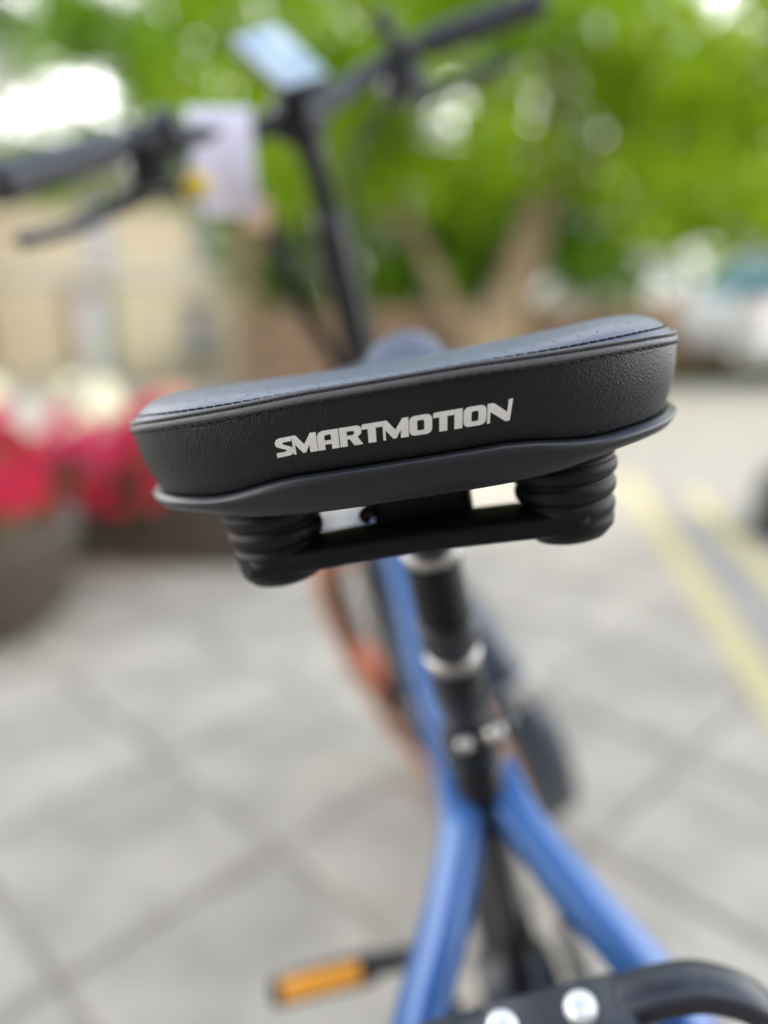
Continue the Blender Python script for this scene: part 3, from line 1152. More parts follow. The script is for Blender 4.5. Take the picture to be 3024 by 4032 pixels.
HB = 0.318
bp_ = smooth_path([barpt(y) for y in (-HB, -.25, -.19, -.14, -.09, -.045, 0, .045, .09, .14, .19, .25, HB)], 5)
bar = MB().add(tube(bp_, 0.0125, 16)).map(steer).make('handlebar', M['satin'], bike)
for sg in (1, -1):
    gp_ = [barpt(sg * y) for y in np.linspace(0.196, HB + 0.004, 14)]
    rad = [0.0145, 0.0158] + [0.0152 + 0.0007 * (k % 2) for k in range(10)] + [0.0168, 0.0150]
    MB().add(tube(gp_, rad, 20)).map(steer).make('grip', M['grip'], bar)
    # brake lever: clamp body and blade
    b0 = barpt(sg * 0.165)
    bm_ = MB()
    bm_.add(lathe([(0.016, -0.011), (0.0185, -0.009), (0.0185, 0.009), (0.016, 0.011)], 20, b0, barpt(sg * 0.18) - barpt(sg * 0.15)))
    bm_.add(rbox(*(b0 + Vector((0.024, 0, -0.024))), 0.045, 0.040, 0.034, 0.008))
    br = bm_.map(steer).make('brake_lever', M['blackmetal'], bike)
    bl = smooth_path([b0 + Vector((0.040, 0, -0.036)), b0 + Vector((0.048, sg * 0.045, -0.040)), b0 + Vector((0.030, sg * 0.095, -0.046)), b0 + Vector((-0.004, sg * 0.150, -0.046))], 6)
    MB().add(tube(bl, [0.009] * 6 + [0.0075] * 6 + [0.007] * 7, 12, flat=(0.6, 1.1), up=(0, 0, 1))).map(steer).make('lever_blade', M['satin'], br)
# left: switch pod, right: throttle thumb and shifter
pod = barpt(0.135)
MB().add(rbox(*(pod + Vector((-0.004, 0, 0.006))), 0.040, 0.036, 0.040, 0.012)).map(steer).make('switch_pod', M['satin'], bike)
rp = barpt(-0.165)
sh = MB().add(rbox(*(rp + Vector((0.010, 0.006, -0.028))), 0.055, 0.045, 0.032, 0.010)).map(steer).make('gear_shifter', M['blackmetal'], bike)
MB().add(tube(smooth_path([rp + Vector((-0.01, 0, 0)), rp + Vector((-0.006, 0.012, 0.022)), rp + Vector((0.0, 0.010, 0.040))], 5), [0.009] * 5 + [0.008] * 3 + [0.014] * 3, 12)).map(steer).make('thumb_throttle', M['grip'], bike)
# bell under the left side of the bar
be = barpt(0.138) + Vector((-0.022, 0, -0.050))
bell = MB().add(lathe([(0.0145, 0), (0.0145, 0.004), (0.0125, 0.010), (0.008, 0.014), (0.002, 0.016)], 24, be, Vector((-0.5, 0, -0.6)))).map(steer).make('bell', M['brass'], bike, label='small brass bell under the left side of the handlebar')
MB().add(rod(be, be + Vector((0.004, 0, 0.034)), 0.004, 10)).map(steer).make('bell_bracket', M['satin'], bell)

# display on the stem, tilted to the rider
dc = bc + Vector((-0.012, -0.012, 0.052))
dm_ = Matrix.Rotation(R(-50), 3, 'Y')
dput = lambda p: steer(dc + dm_ @ Vector(p))
disp = MB().add(rbox(0, 0, 0, 0.104, 0.062, 0.014, 0.006)).map(dput).make('display', M['blackmetal'], bike)
MB().add(rbox(0, 0, 0.0064, 0.094, 0.054, 0.003, 0.001)).map(dput).make('screen', M['screen'], disp)
MB().add(rod(bc + Vector((0, -0.010, 0.01)), dc, 0.010, 12, 0.008)).map(steer).make('display_mount', M['blackmetal'], disp)

# cables looping in front of the head tube and back into the frame
def cable(pts, r=0.0032):
    return mk('cable', *tube(smooth_path(pts, 8), r, 10), M['rubber'], bike)


lev = steer(barpt(0.165) + Vector((0.04, 0, -0.03)))
h1 = axis_at(1.02) + Vector((0.02, 0.028, 0))
cable([lev, lev + Vector((0.06, -0.03, -0.005)), Vector((0.31, 0.085, 1.225)), Vector((0.30, 0.068, 1.165)), Vector((0.31, 0.062, 1.10)), Vector((0.345, 0.050, 1.05)), Vector((0.395, 0.032, 0.985)), Vector((0.42, 0.026, 0.90))], 0.0095)
lev = steer(barpt(-0.165) + Vector((0.04, 0, -0.03)))
cable([lev, lev + Vector((0.05, 0.04, -0.03)), Vector((0.43, -0.03, 1.17)), Vector((0.41, -0.025, 1.06)), Vector((0.425, -0.024, 0.92))], 0.004)

# cranks, chainring, pedals
pa = Vector((-0.052, 0, 0.168))
for sg, nm in ((1, 'l'), (-1, 'r')):
    e = BB + pa * sg
    e.y = sg * 0.105
    mk('crank', *tube([BB + Vector((0, sg * 0.07, 0)), BB + Vector((pa.x * sg * .5, sg * 0.09, pa.z * sg * .5)), e], [0.017, 0.014, 0.0125], 14, flat=(0.75, 1.1)), M['satin'], bike)
    pc = e + Vector((0, sg * 0.075, 0))
    mbp = MB().add(rbox(pc.x - 0.040, pc.y, pc.z, 0.020, 0.100, 0.026, 0.006)).add(rbox(pc.x + 0.040, pc.y, pc.z, 0.020, 0.100, 0.026, 0.006))
    for q in (-0.043, 0.043):
        mbp.add(rbox(pc.x, pc.y + q, pc.z, 0.070, 0.014, 0.022, 0.004))
    mbp.add(rod(e + Vector((0, sg * -0.010, 0)), pc + Vector((0, sg * 0.045, 0)), 0.010, 14))
    tilt = Matrix.Rotation(R(44), 3, 'Y')
    ptilt = lambda p: pc + tilt @ (Vector(p) - pc)
    pd = mbp.map(ptilt).make('pedal', M['blackmetal'], bike)
    for fr in (-1, 1):
        MB().add(rbox(pc.x + fr * 0.0505, pc.y, pc.z, 0.004, 0.074, 0.0195, 0.0015)).map(ptilt).make('reflector', M['orange'], pd)
mk('chainring', *lathe([(0.045, 0), (0.088, 0.001), (0.09, 0.004), (0.045, 0.005)], 48, BB + Vector((0, -0.062, 0)), Vector((0, -1, 0))), M['satin'], bike)
ch = []
for k in range(25):
    a = R(-100 + 200 * k / 24); ch.append(BB + Vector((0.092 * math.cos(a), -0.066, 0.092 * math.sin(a))))
for k in range(17):
    a = R(95 + 170 * k / 16); ch.append(RA + Vector((0.042 * math.cos(a), -0.062, 0.042 * math.sin(a))))
mk('chain', *tube(ch, 0.0042, 8, closed=True, up=(0, 1, 0)), M['blackmetal'], bike)
# kickstand to the left
ks = mk('kickstand', *tube(smooth_path([(-0.16, 0.05, 0.285), (-0.175, 0.09, 0.22), (-0.20, 0.16, 0.10), (-0.205, 0.188, 0.050)], 5), [0.013] * 10 + [0.010] * 6, 12), M['blackmetal'], bike)
mk('stand_foot', *tube([(-0.225, 0.190, 0.049), (-0.185, 0.196, 0.051)], 0.009, 10), M['rubber'], ks)

# ------------------------------------------------------------------ paper tag over the left side of the bar
BW = bike.matrix_world.copy()
BW = Matrix.Translation(bike.location) @ bike.rotation_euler.to_matrix().to_4x4()
tc_ = BW @ steer(barpt(0.074))
tag_root = empty('hanging_tag', tc_, (0, 0, R(6)), 'white paper tag folded over the handlebar beside the stem', 'tag')
def tagpt(u, v, off=0.0):
    # u across -1..1, v down 0..1 in front of the bar, negative behind
    x = 0.033 * u * (1 - 0.12 * max(0, v)) - 0.004 + 0.010 * v
    r = 0.0165 + off
    if v < 0.12:
        a = (0.12 - v) / 0.30 * math.pi
        y, z = -r * math.cos(a), r * 1.5 * math.sin(a)
        if a > math.pi:
            z = -(a - math.pi) * 0.018; y = r
    else:
        y = -r - 0.010 * math.sin((v - 0.12) * 3.0)
        z = -(v - 0.12) * 0.092
    return (x, y + 0.0035 * math.cos(u * 2.0), z)
V, Fc = [], []
us, vs_ = np.linspace(-1, 1, 9), np.concatenate([np.linspace(-0.55, 0.12, 16), np.linspace(0.16, 1, 14)])
for lay in (0, 1):
    for v in vs_:
        for u in us:
            V.append(tagpt(u, v, lay * 0.0006))
nu, nv = len(us), len(vs_)
for lay in (0, 1):
    for j in range(nv - 1):
        for i in range(nu - 1):
            a = lay * nu * nv + j * nu + i
            Fc.append((a, a + 1, a + nu + 1, a + nu))
mk('paper_sheet', V, Fc, M['paper'], tag_root)
mk('card_corner', *rbox(0.030, -0.004, -0.078, 0.030, 0.002, 0.034, 0.0), M['card'], tag_root, smooth=False)

# ------------------------------------------------------------------ trees
def leaves(name, clumps, per, size, m, parent, seed, flat=0.75):
    r = np.random.default_rng(seed)
    V, Fc = [], []
    P, Nn = [], []
    for (cx, cy, cz, rad) in clumps:
        n = int(per * (rad / 0.5) ** 2)
        d = r.normal(0, 1, (n, 3)); d /= np.linalg.norm(d, axis=1)[:, None]
        q = r.uniform(0.25, 1, (n, 1)) ** 0.6
        P.append(np.array([cx, cy, cz]) + d * q * rad * np.array([1, 1, flat]))
        nn = d * 0.5 + r.normal(0, 0.6, (n, 3)) + np.array([0, 0, 0.5])
        Nn.append(nn / np.linalg.norm(nn, axis=1)[:, None])
    P, Nn = np.concatenate(P), np.concatenate(Nn)
    n = len(P)
    t = np.cross(Nn, r.normal(0, 1, (n, 3))); t /= np.linalg.norm(t, axis=1)[:, None] + 1e-9
    b = np.cross(Nn, t)
    L = size * r.uniform(0.65, 1.3, (n, 1)); Wd = L * r.uniform(0.42, 0.6, (n, 1))
    v0, v1, v2, v3 = P - t * L * .5, P + b * Wd * .5 + Nn * L * 0.08, P + t * L * .5, P - b * Wd * .5 + Nn * L * 0.08
    V = np.stack([v0, v1, v2, v3], 1).reshape(-1, 3)
    me = bpy.data.meshes.new(name)
    me.vertices.add(4 * n); me.vertices.foreach_set('co', V.astype(np.float32).ravel())
    me.loops.add(4 * n); me.loops.foreach_set('vertex_index', np.arange(4 * n, dtype=np.int32))
    me.polygons.add(n)
    me.polygons.foreach_set('loop_start', np.arange(0, 4 * n, 4, dtype=np.int32))
    me.update(calc_edges=True)
    me.validate()
    me.materials.append(m)
    return link(name, me, parent)


def tree(label, x, y, trunk, limbs, clumps, m, seed, per=150, size=0.12, r0=0.2, group='trees beyond the paving'):
    zb_ = terrain(x, y) - 0.02
    root = empty('broadleaf_tree', (x, y, zb_), (0, 0, 0), label, 'tree', group)
    tp = smooth_path([Vector(p) for p in trunk], 5)
    n = len(tp)
    mk('trunk', *tube(tp, [r0 * (1.25 - 0.7 * i / n) if i else r0 * 1.5 for i in range(n)], 16), M['bark'], root)
    for lb in limbs:
        lp = smooth_path([Vector(p) for p in lb], 5)
        n = len(lp)
        mk('limb', *tube(lp, [r0 * 0.5 * (1 - 0.8 * i / n) for i in range(n)], 10), M['bark'], root)
    cl_ = [(a - x, b - y, c - zb_, r) for a, b, c, r in clumps]
    leaves('crown', cl_, per, size, m, root, seed)
    return root


def cloud(n, c, rad, seed, r=(0.35, 0.7), keep=None):
    q = np.random.default_rng(seed)
    out = []
    while len(out) < n:
        d = q.uniform(-1, 1, 3)
        if np.linalg.norm(d) > 1: continue
        p = np.array(c) + d * np.array(rad)
        if keep and not keep(*p): continue
        out.append((*p, q.uniform(*r)))
    return out


# clearing of open sky at the upper left, over the house
def px_of(x, y, z):
    d = Vector((x, y, z - CAM_H))
    c, s = math.cos(CAM_PITCH), math.sin(CAM_PITCH)
    zz = d.y * c - d.z * s
    return 829.5 + 1662 * d.x / zz, 1106 - 1662 * (d.y * s + d.z * c) / zz


def cam_dir(u, v, y):
    c, s = math.cos(CAM_PITCH), math.sin(CAM_PITCH)
    a, b = (u - 829.5) / 1662, -(v - 1106) / 1662
    d = Vector((a, c + b * s, -s + b * c))
    k = y / d.y
    return (d.x * k, y, CAM_H + d.z * k)


# near tree with two leaning stems
tree('leafy tree with a pale forked trunk standing behind the handlebar', 1.15, 8.2,
     [(0, 0, 0), (0.05, 0, 0.5), (0.20, 0, 1.1), (0.42, 0.1, 2.0), (0.5, 0.1, 3.2)],
     [[(0.05, 0, 0.35), (-0.45, 0.1, 0.95), (-0.85, 0.1, 1.7), (-1.5, 0, 2.7)], [(0.40, 0.1, 1.9), (1.3, 0, 2.6), (2.4, -0.2, 3.2)], [(0.45, 0.1, 2.4), (-0.4, 0.3, 3.2), (-1.6, 0.2, 3.9)], [(-0.85, 0.1, 1.7), (-2.0, 0, 2.4), (-3.2, -0.3, 2.9)]],
     cloud(120, (0.9, 7.8, 3.35), (3.6, 1.3, 1.9), 3, (0.32, 0.62), keep=lambda x, y, z: z > 1.75 + 0.1 * abs(x - 1)),
     M['leaf'], 21, per=130, size=0.13, r0=0.22)
# low-branched bright tree to the right, closer
tree('bright yellow green tree with low branches on the right', 4.9, 7.6,
     [(0, 0, 0), (-0.05, 0, 0.9), (0.1, 0, 2.0), (0.0, 0, 3.6)],
     [[(0, 0, 1.2), (-0.9, -0.2, 1.9), (-1.9, -0.4, 2.4)], [(0.08, 0, 1.9), (-0.8, -0.3, 2.7), (-1.8, -0.6, 3.4)], [(0.1, 0, 2.0), (1.0, 0, 2.8), (1.8, 0.2, 3.4)]],
     cloud(70, (4.0, 6.9, 3.0), (2.5, 1.3, 1.7), 5, (0.32, 0.6), keep=lambda x, y, z: z > 1.15 and x > 1.9),
     M['leaf_light'], 22, per=130, size=0.13, r0=0.16)
# sparse boughs reaching over the house on the left
tree('tall sparse tree whose boughs hang over the cottage', -2.2, 12.5,
     [(0, 0, 0), (0.05, 0, 1.6), (0.15, 0, 3.4), (0.1, 0, 5.8)],
     [[(0.1, 0, 2.6), (-1.2, -1.0, 3.6), (-2.6, -2.0, 4.2)], [(0.15, 0, 3.3), (1.0, -0.6, 4.2), (2.2, -1.0, 4.6)], [(0.12, 0, 3.9), (-1.0, -0.6, 5.0), (-2.4, -1.2, 5.6)], [(0.1, 0, 2.2), (0.8, -0.9, 2.6), (1.5, -1.8, 2.6)]],
     cloud(150, (-2.4, 11.3, 4.2), (4.2, 1.6, 2.2), 8, (0.3, 0.62),
           keep=lambda x, y, z: z > 1.9 and not ((lambda u, v: ((u - 195) / 95) ** 2 + ((v - 205) / 85) ** 2 < 1 or (u - 50) ** 2 + (v - 5) ** 2 < 1600 or (u < 560 and v > 420))(*px_of(x, y, z))))
     + [(*cam_dir(u, v, 11.2), r_) for u, v, r_ in ((-10, 70, .34), (15, 150, .30), (-20, 230, .36), (40, 275, .26), (95, 55, .26), (150, 15, .32), (245, 40, .36), (315, 110, .40), (325, 210, .40), (290, 285, .30), (90, 150, .15), (225, 120, .17), (110, 250, .14), (340, 20, .4), (420, 60, .45), (55, 75, .3), (55, 205, .28), (125, 105, .22), (195, 55, .3), (175, 285, .28), (262, 150, .24), (262, 235, .22), (100, 215, .16), (20, 20, .25), (180, 120, .14), (5, 310, .34), (120, 330, .34), (230, 330, .3))],
     M['leaf_dark'], 23, per=210, size=0.13, r0=0.17)
# background belt
tree('dark green tree at the back behind the forked trunk', 2.2, 14.5,
     [(0, 0, 0), (0, 0, 2.0), (0.1, 0, 4.5)], [[(0, 0, 1.8), (-1.2, 0, 3.0), (-2.0, 0, 4.2)], [(0, 0, 2.0), (1.2, 0, 3.2), (2.2, 0, 4.0)]],
     cloud(70, (2.0, 14.5, 3.9), (4.6, 1.5, 3.0), 13, (0.5, 0.95), keep=lambda x, y, z: z > 1.3), M['leaf_dark'], 24, per=110, size=0.22, r0=0.2)
tree('mid green tree at the far right behind the parked car', 9.2, 15.0,
     [(0, 0, 0), (0, 0, 2.0), (0.1, 0, 4.5)], [[(0, 0, 1.8), (-1.2, 0, 3.0), (-2.0, 0, 4.2)], [(0, 0, 2.0), (1.2, 0, 3.2), (2.2, 0, 4.0)]],
     cloud(70, (8.6, 15.0, 3.6), (4.6, 1.5, 3.2), 14, (0.5, 0.95), keep=lambda x, y, z: z > 0.9), M['leaf'], 25, per=110, size=0.22, r0=0.2)

# hedge that closes the view under the trees
hd = empty('hedge', (6.0, 17.5, 0), label='clipped green hedge closing the view behind the parked car', cat='hedge')
leaves('foliage', [(a - 6, b - 17.5, c, r) for a, b, c, r in cloud(95, (6.0, 17.5, 1.6), (7.5, 0.6, 1.8), 31, (0.5, 0.85))], 110, 0.2, M['leaf_dark'], hd, 32)
mk('stem', *rbox(0, 0, 0.4, 11.5, 0.4, 0.8, 0.1), M['bark'], hd)

hd2 = empty('hedge', (-0.4, 15.6, -0.5), label='tall unclipped shrubs filling the gap between the cottage and the trees', cat='hedge')
leaves('foliage', [(a + 0.4, b - 15.6, c + 0.5, r) for a, b, c, r in cloud(60, (-0.4, 15.6, 1.6), (2.9, 0.7, 1.9), 41, (0.5, 0.85))], 90, 0.2, M['leaf_dark'], hd2, 42)
for k in range(5):
    mk('stem', *tube([(-2.0 + k, 0, -0.35), (-2.0 + k + 0.1, 0.1, 1.0), (-1.9 + k, 0, 2.4)], [0.06, 0.045, 0.02], 8), M['bark'], hd2)
# brown garden wall behind the trees, course by course
wl_ = empty('garden_wall', (0.6, 10.4, 0), label='low brown stone wall running behind the forked tree', cat='wall')
core = mk('core', *rbox(0.9, 0.06, -0.10, 6.3, 0.20, 1.9, 0), M['soil'], wl_, smooth=False)
bmw = rbox(0, 0, 0, 0.40, 0.26, 0.185, 0.015)
me_b = bpy.data.meshes.new('stone_block')
me_b.from_pydata([tuple(v) for v in bmw[0]], [], bmw[1]); me_b.materials.append(M['wallbrown'])
for row in range(8):
    for k in range(15):
        o = link('stone_block', me_b, wl_)
        o.location = (-2.1 + k * 0.42 + (0.21 if row % 2 else 0), -0.04 + rng.normal(0, 0.01), -0.62 + row * 0.20)
        o.scale = (1 + rng.normal(0, 0.02), 1, 1)
        o.rotation_euler = (0, 0, rng.normal(0, 0.02))

# grass verge with bare soil in front of the hedge
V, Fc = [], []
xs_, ys_ = np.linspace(1.6, 13, 24), np.linspace(9.4, 11.2, 6)
for y in ys_:
    for x in xs_:
        V.append((x, y + 0.1 * math.sin(x * 1.7), 0.03 + 0.02 * math.sin(x * 3 + y)))
for j in range(5):
    for i in range(23):
        a = j * 24 + i
        Fc.append((a, a + 1, a + 25, a + 24))
tag(mk('verge', V, Fc, M['soil']), kind='structure')
q = np.random.default_rng(4)
n = 5200
P = np.stack([q.uniform(3.0, 12.8, n), q.uniform(9.5, 11.1, n), np.full(n, 0.03)], 1)
h = q.uniform(0.05, 0.16, n); a = q.uniform(0, 6.28, n)
V, Fc = [], []
for i in range(n):
    dx, dy = math.cos(a[i]) * 0.012, math.sin(a[i]) * 0.012
    x, y, z = P[i]
    V += [(x - dx, y - dy, z), (x + dx, y + dy, z), (x + dy * 3, y - dx * 3, z + h[i])]
    Fc.append((3 * i, 3 * i + 1, 3 * i + 2))
gr = mk('grass', V, Fc, M['grass'])
tag(gr, 'rough yellowish grass growing on the verge', 'grass', kind='stuff')

# ------------------------------------------------------------------ cottage on the left
HX, HY = -5.2, 18.0
hz = terrain(HX, HY)
house = empty('cottage', (HX, HY, hz), (0, 0, R(4)), 'cream stucco cottage with a doorway and small windows on the left', 'house')
HW, HD_, HH = 8.0, 5.0, 4.35


def hx(u):       # photo column -> house x at the front face
    return (u - 829.5) / 1662 * 18.0 / math.cos(0) * 0.985 - HX


def wall_with_holes():
    holes = [(-3.35 + 0.0, 0.0, 0, 0)]
    return holes


# openings: (x0, x1, z0, z1, kind)
OPEN = [(-1.98, -0.92, 0.12, 2.20, 'door'), (0.62, 1.16, 0.98, 1.95, 'window'), (-1.42, -0.78, 2.75, 4.0, 'window'), (0.90, 1.50, 2.85, 3.95, 'window'), (2.7, 3.3, 0.98, 1.95, 'window'), (2.7, 3.3, 2.85, 3.95, 'window')]
xsx = sorted({-HW / 2, HW / 2, *[o[0] for o in OPEN], *[o[1] for o in OPEN]})
zsz = sorted({-0.6, HH, *[o[2] for o in OPEN], *[o[3] for o in OPEN]})
bm = bmesh.new()
for i in range(len(xsx) - 1):
    for j in range(len(zsz) - 1):
        cx, cz_ = (xsx[i] + xsx[i + 1]) / 2, (zsz[j] + zsz[j + 1]) / 2
        if any(o[0] < cx < o[1] and o[2] < cz_ < o[3] for o in OPEN): continue
        v = [bm.verts.new(p) for p in ((xsx[i], 0, zsz[j]), (xsx[i + 1], 0, zsz[j]), (xsx[i + 1], 0, zsz[j + 1]), (xsx[i], 0, zsz[j + 1]))]
        bm.faces.new(v)
for o in OPEN:       # reveals
    for (a, b) in (((o[0], o[2]), (o[1], o[2])), ((o[1], o[2]), (o[1], o[3])), ((o[1], o[3]), (o[0], o[3])), ((o[0], o[3]), (o[0], o[2]))):
        v = [bm.verts.new(p) for p in ((a[0], 0, a[1]), (b[0], 0, b[1]), (b[0], 0.22, b[1]), (a[0], 0.22, a[1]))]
        bm.faces.new(v)
for quad in (((-HW / 2, 0, -.6), (-HW / 2, HD_, -.6), (-HW / 2, HD_, HH), (-HW / 2, 0, HH)), ((HW / 2, 0, -.6), (HW / 2, HD_, -.6), (HW / 2, HD_, HH), (HW / 2, 0, HH)), ((-HW / 2, HD_, -.6), (HW / 2, HD_, -.6), (HW / 2, HD_, HH), (-HW / 2, HD_, HH)),
             ((-HW / 2, .4, -.6), (HW / 2, .4, -.6), (HW / 2, .4, HH), (-HW / 2, .4, HH))):
    bm.faces.new([bm.verts.new(p) for p in quad])
for xx in (-HW / 2, HW / 2):
    bm.faces.new([bm.verts.new(p) for p in ((xx, 0, HH), (xx, HD_, HH), (xx, HD_ / 2, HH + 1.0))])
bmesh.ops.remove_doubles(bm, verts=bm.verts, dist=1e-4)
me = bpy.data.meshes.new('wall')
bm.to_mesh(me); bm.free()
me.materials.append(M['stucco'])
link('wall', me, house)
V = []
for xx in (-HW / 2 - .25, HW / 2 + .25):
    V += [(xx, -0.35, HH - 0.18), (xx, HD_ / 2, HH + 1.12), (xx, HD_ + .35, HH - .18), (xx, HD_ + .35, HH - .04), (xx, HD_ / 2, HH + 1.28), (xx, -0.35, HH - .04)]
roof = mk('roof', V, [(0, 1, 7, 6), (1, 2, 8, 7), (3, 4, 10, 9), (4, 5, 11, 10), (0, 6, 11, 5), (2, 3, 9, 8), (0, 5, 4, 1), (1, 4, 3, 2), (6, 7, 10, 11), (7, 8, 9, 10)], M['rooftile'], house, smooth=False)
mk('chimney', *rbox(2.2, HD_ / 2, HH + 1.2, 0.7, 0.5, 1.4, 0.02), M['stucco2'], roof, smooth=False)
for (x0, x1, z0, z1, kd) in OPEN:
    xc, zc, w_, h_ = (x0 + x1) / 2, (z0 + z1) / 2, x1 - x0, z1 - z0
    if kd == 'window':
        f = MB()
        for dx in (-w_ / 2 + .03, w_ / 2 - .03, 0):
            f.add(rbox(xc + dx, 0.14, zc, 0.06 if dx else 0.035, 0.06, h_, 0))
        for dz in (-h_ / 2 + .03, h_ / 2 - .03, 0):
            f.add(rbox(xc, 0.137, zc + dz, w_ - .125, 0.05, 0.06 if dz else 0.035, 0))
        wf = f.make('window', M['frame'], house, smooth=False)
        mk('pane', *rbox(xc, 0.17, zc, w_ - 0.02, 0.01, h_ - 0.02, 0), M['glass'], wf, smooth=False)
        mk('sill', *rbox(xc, -0.02, z0 - 0.05, w_ + 0.24, 0.24, 0.09, 0.01), M['frame'], wf, smooth=False)
        if z0 < 2:
            mk('flower_box', *rbox(xc, -0.13, z0 - 0.20, w_ + 0.1, 0.2, 0.20, 0.01), M['greenwood'], wf, smooth=False)
    else:
        dr = mk('door', *rbox(xc, 0.16, zc - 0.02, w_ * 0.62, 0.06, h_ - 0.06, 0.01), M['frame'], house, smooth=False)
        mk('door_panel', *rbox(xc, 0.12, zc - 0.4, w_ * 0.38, 0.03, h_ * 0.36, 0.01), mat('door_grey', (0.33, 0.33, 0.28), 0.7), dr, smooth=False)
        mk('shutter', *rbox(x0 + 0.10, -0.035, zc, 0.24, 0.06, h_, 0.01), M['brownwood'], house, smooth=False, label='brown shutter')
        mk('shutter', *rbox(x1 - 0.10, -0.035, zc, 0.22, 0.06, h_, 0.01), M['greenwood'], house, smooth=False, label='dark green shutter')
        mk('handle', *rbox(xc + w_ * .24, 0.11, zc - .05, 0.03, 0.05, 0.14, 0.01), M['silver'], dr, smooth=False)
mk('drainpipe', *tube([(3.6, -0.08, -0.4), (3.6, -0.08, HH - 0.1)], 0.05, 10), M['greenwood'], house)
mk('string_course', *rbox(0, -0.03, 2.45, HW, 0.10, 0.14, 0.01), M['frame'], house, smooth=False)
# plain grey building at the far left
b2 = empty('grey_building', (-11.2, 15.6, terrain(-11, 15.6)), (0, 0, R(8)), 'plain grey rendered building at the left edge', 'house')
mk('wall', *rbox(0, 1.5, 2.3, 5.2, 4.0, 5.6, 0.02), M['stucco2'], b2, smooth=False)
mk('roof', *rbox(0, 1.5, 5.16, 5.6, 4.4, 0.14, 0.02), M['rooftile'], b2, smooth=False)
for k in (-1, 1):
    w_ = mk('window', *rbox(k * 1.2, -0.52, 1.9, 0.9, 0.06, 1.2, 0.01), M['frame'], b2, smooth=False)
    mk('pane', *rbox(k * 1.2, -0.552, 1.9, 0.74, 0.01, 1.04, 0), M['glass'], w_, smooth=False)
mk('door', *rbox(0.1, -0.52, 0.8, 0.9, 0.06, 2.0, 0.01), M['brownwood'], b2, smooth=False)

# ------------------------------------------------------------------ planters and flowers
pl = empty('trough_planter', (-1.22, 3.22, 0), (0, 0, R(-5)), 'long brown stone trough of mixed flowers behind the saddle', 'planter')
def trough(sx, sy, h, t):
    bm = bmesh.new()
    o = [(-sx, -sy), (sx, -sy), (sx, sy), (-sx, sy)]
    i_ = [(-sx + t, -sy + t), (sx - t, -sy + t), (sx - t, sy - t), (-sx + t, sy - t)]
    rows = [[(x * .94, y * .92, 0) for x, y in o], [(x, y, h) for x, y in o], [(x, y, h) for x, y in i_], [(x, y, h - .08) for x, y in i_]]
    V = [p for r in rows for p in r]
    Fc = [(4 * k + j, 4 * k + (j + 1) % 4, 4 * k + 4 + (j + 1) % 4, 4 * k + 4 + j) for k in range(3) for j in range(4)] + [(12, 13, 14, 15), (3, 2, 1, 0)]
    return V, Fc
mk('tub', *trough(0.76, 0.33, 0.34, 0.05), M['planter'], pl, smooth=False)
mk('soil', *rbox(0, 0, 0.27, 1.36, 0.50, 0.06, 0.01), M['soil'], pl, smooth=False)
mk('rim', *tube([(-0.765, -0.335, 0.335), (0.765, -0.335, 0.335), (0.765, 0.335, 0.335), (-0.765, 0.335, 0.335)], 0.022, 8, closed=True, up=(0, 0, 1)), M['planter'], pl, smooth=False)
tb = empty('round_planter', (-1.42, 2.36, 0), (0, 0, 0), 'round dark stone tub of flowers at the left edge', 'planter')
mk('tub', *lathe([(0.30, 0), (0.36, 0.05), (0.40, 0.26), (0.42, 0.30), (0.42, 0.34), (0.37, 0.34), (0.36, 0.28), (0.05, 0.27)], 40), M['planter'], tb)
mk('soil', *lathe([(0.355, 0.27), (0.355, 0.285), (0.1, 0.30)], 32), M['soil'], tb)


def blossom_mesh(m, seed):
    r = np.random.default_rng(seed)
    V, Fc = [], []
    for ring, (n, rad, lift) in enumerate(((5, 1.0, 0.15), (5, 0.72, 0.42), (4, 0.42, 0.62))):
        for k in range(n):
            a = 2 * math.pi * (k + 0.4 * ring) / n + r.normal(0, .12)
            c, s = math.cos(a), math.sin(a)
            w = 0.55 * rad
            p = [(0, 0, 0.1 + 0.2 * ring), (c * .6 * rad - s * w, s * .6 * rad + c * w, lift), (c * rad, s * rad, lift * .9 + r.normal(0, .08)), (c * .6 * rad + s * w, s * .6 * rad - c * w, lift)]
            k0 = len(V)
            V += p
            Fc += [(k0, k0 + 1, k0 + 2), (k0, k0 + 2, k0 + 3)]
    me = bpy.data.meshes.new('blossom')
    me.from_pydata(V, [], Fc)
    me.materials.append(M[m])
    return me


BL = {k: blossom_mesh('petal_' + k, i) for i, k in enumerate(('crimson', 'red', 'pink', 'peach', 'white'))}


def plant(label, x, y, z, colour, nb, rad, h, bs, seed, front=0.0):
    root = empty('flowering_plant', (x, y, z), (0, 0, 0), label, 'plant', 'flowers in the planters')
    r = np.random.default_rng(seed)
    leaves('foliage', [(0, 0, h * 0.42, rad * 1.0), (rad * .3, -rad * .3, h * .3, rad * .7)], 330, 0.065, M['plantleaf'], root, seed)
    mk('stem', *rod((0, 0, -0.02), (0, 0, h * .5), 0.008, 8), M['plantleaf'], root)
    for k in range(nb):
        a = r.uniform(0, 2 * math.pi)
        e = r.uniform(0.1, 1.0)
        d = Vector((math.cos(a) * math.sqrt(1 - (1 - e) ** 2), math.sin(a) * math.sqrt(1 - (1 - e) ** 2), (1 - e) * 1.25))
        if d.y > 0.3: d.y *= -0.8
        p = Vector((d.x * rad * 1.05, d.y * rad * 1.05 - front * (1 - d.z) * .6, h * 0.45 + d.z * h * 0.5 - front * .5 * max(0, e - .5)))
        o = link('blossom', BL[colour], root)
        o.location = p
        o.rotation_euler = (d + Vector((0, -0.35, .2))).to_track_quat('Z', 'Y').to_euler()
        sc = bs * r.uniform(0.75, 1.2)
        o.scale = (sc, sc, sc)
    return root


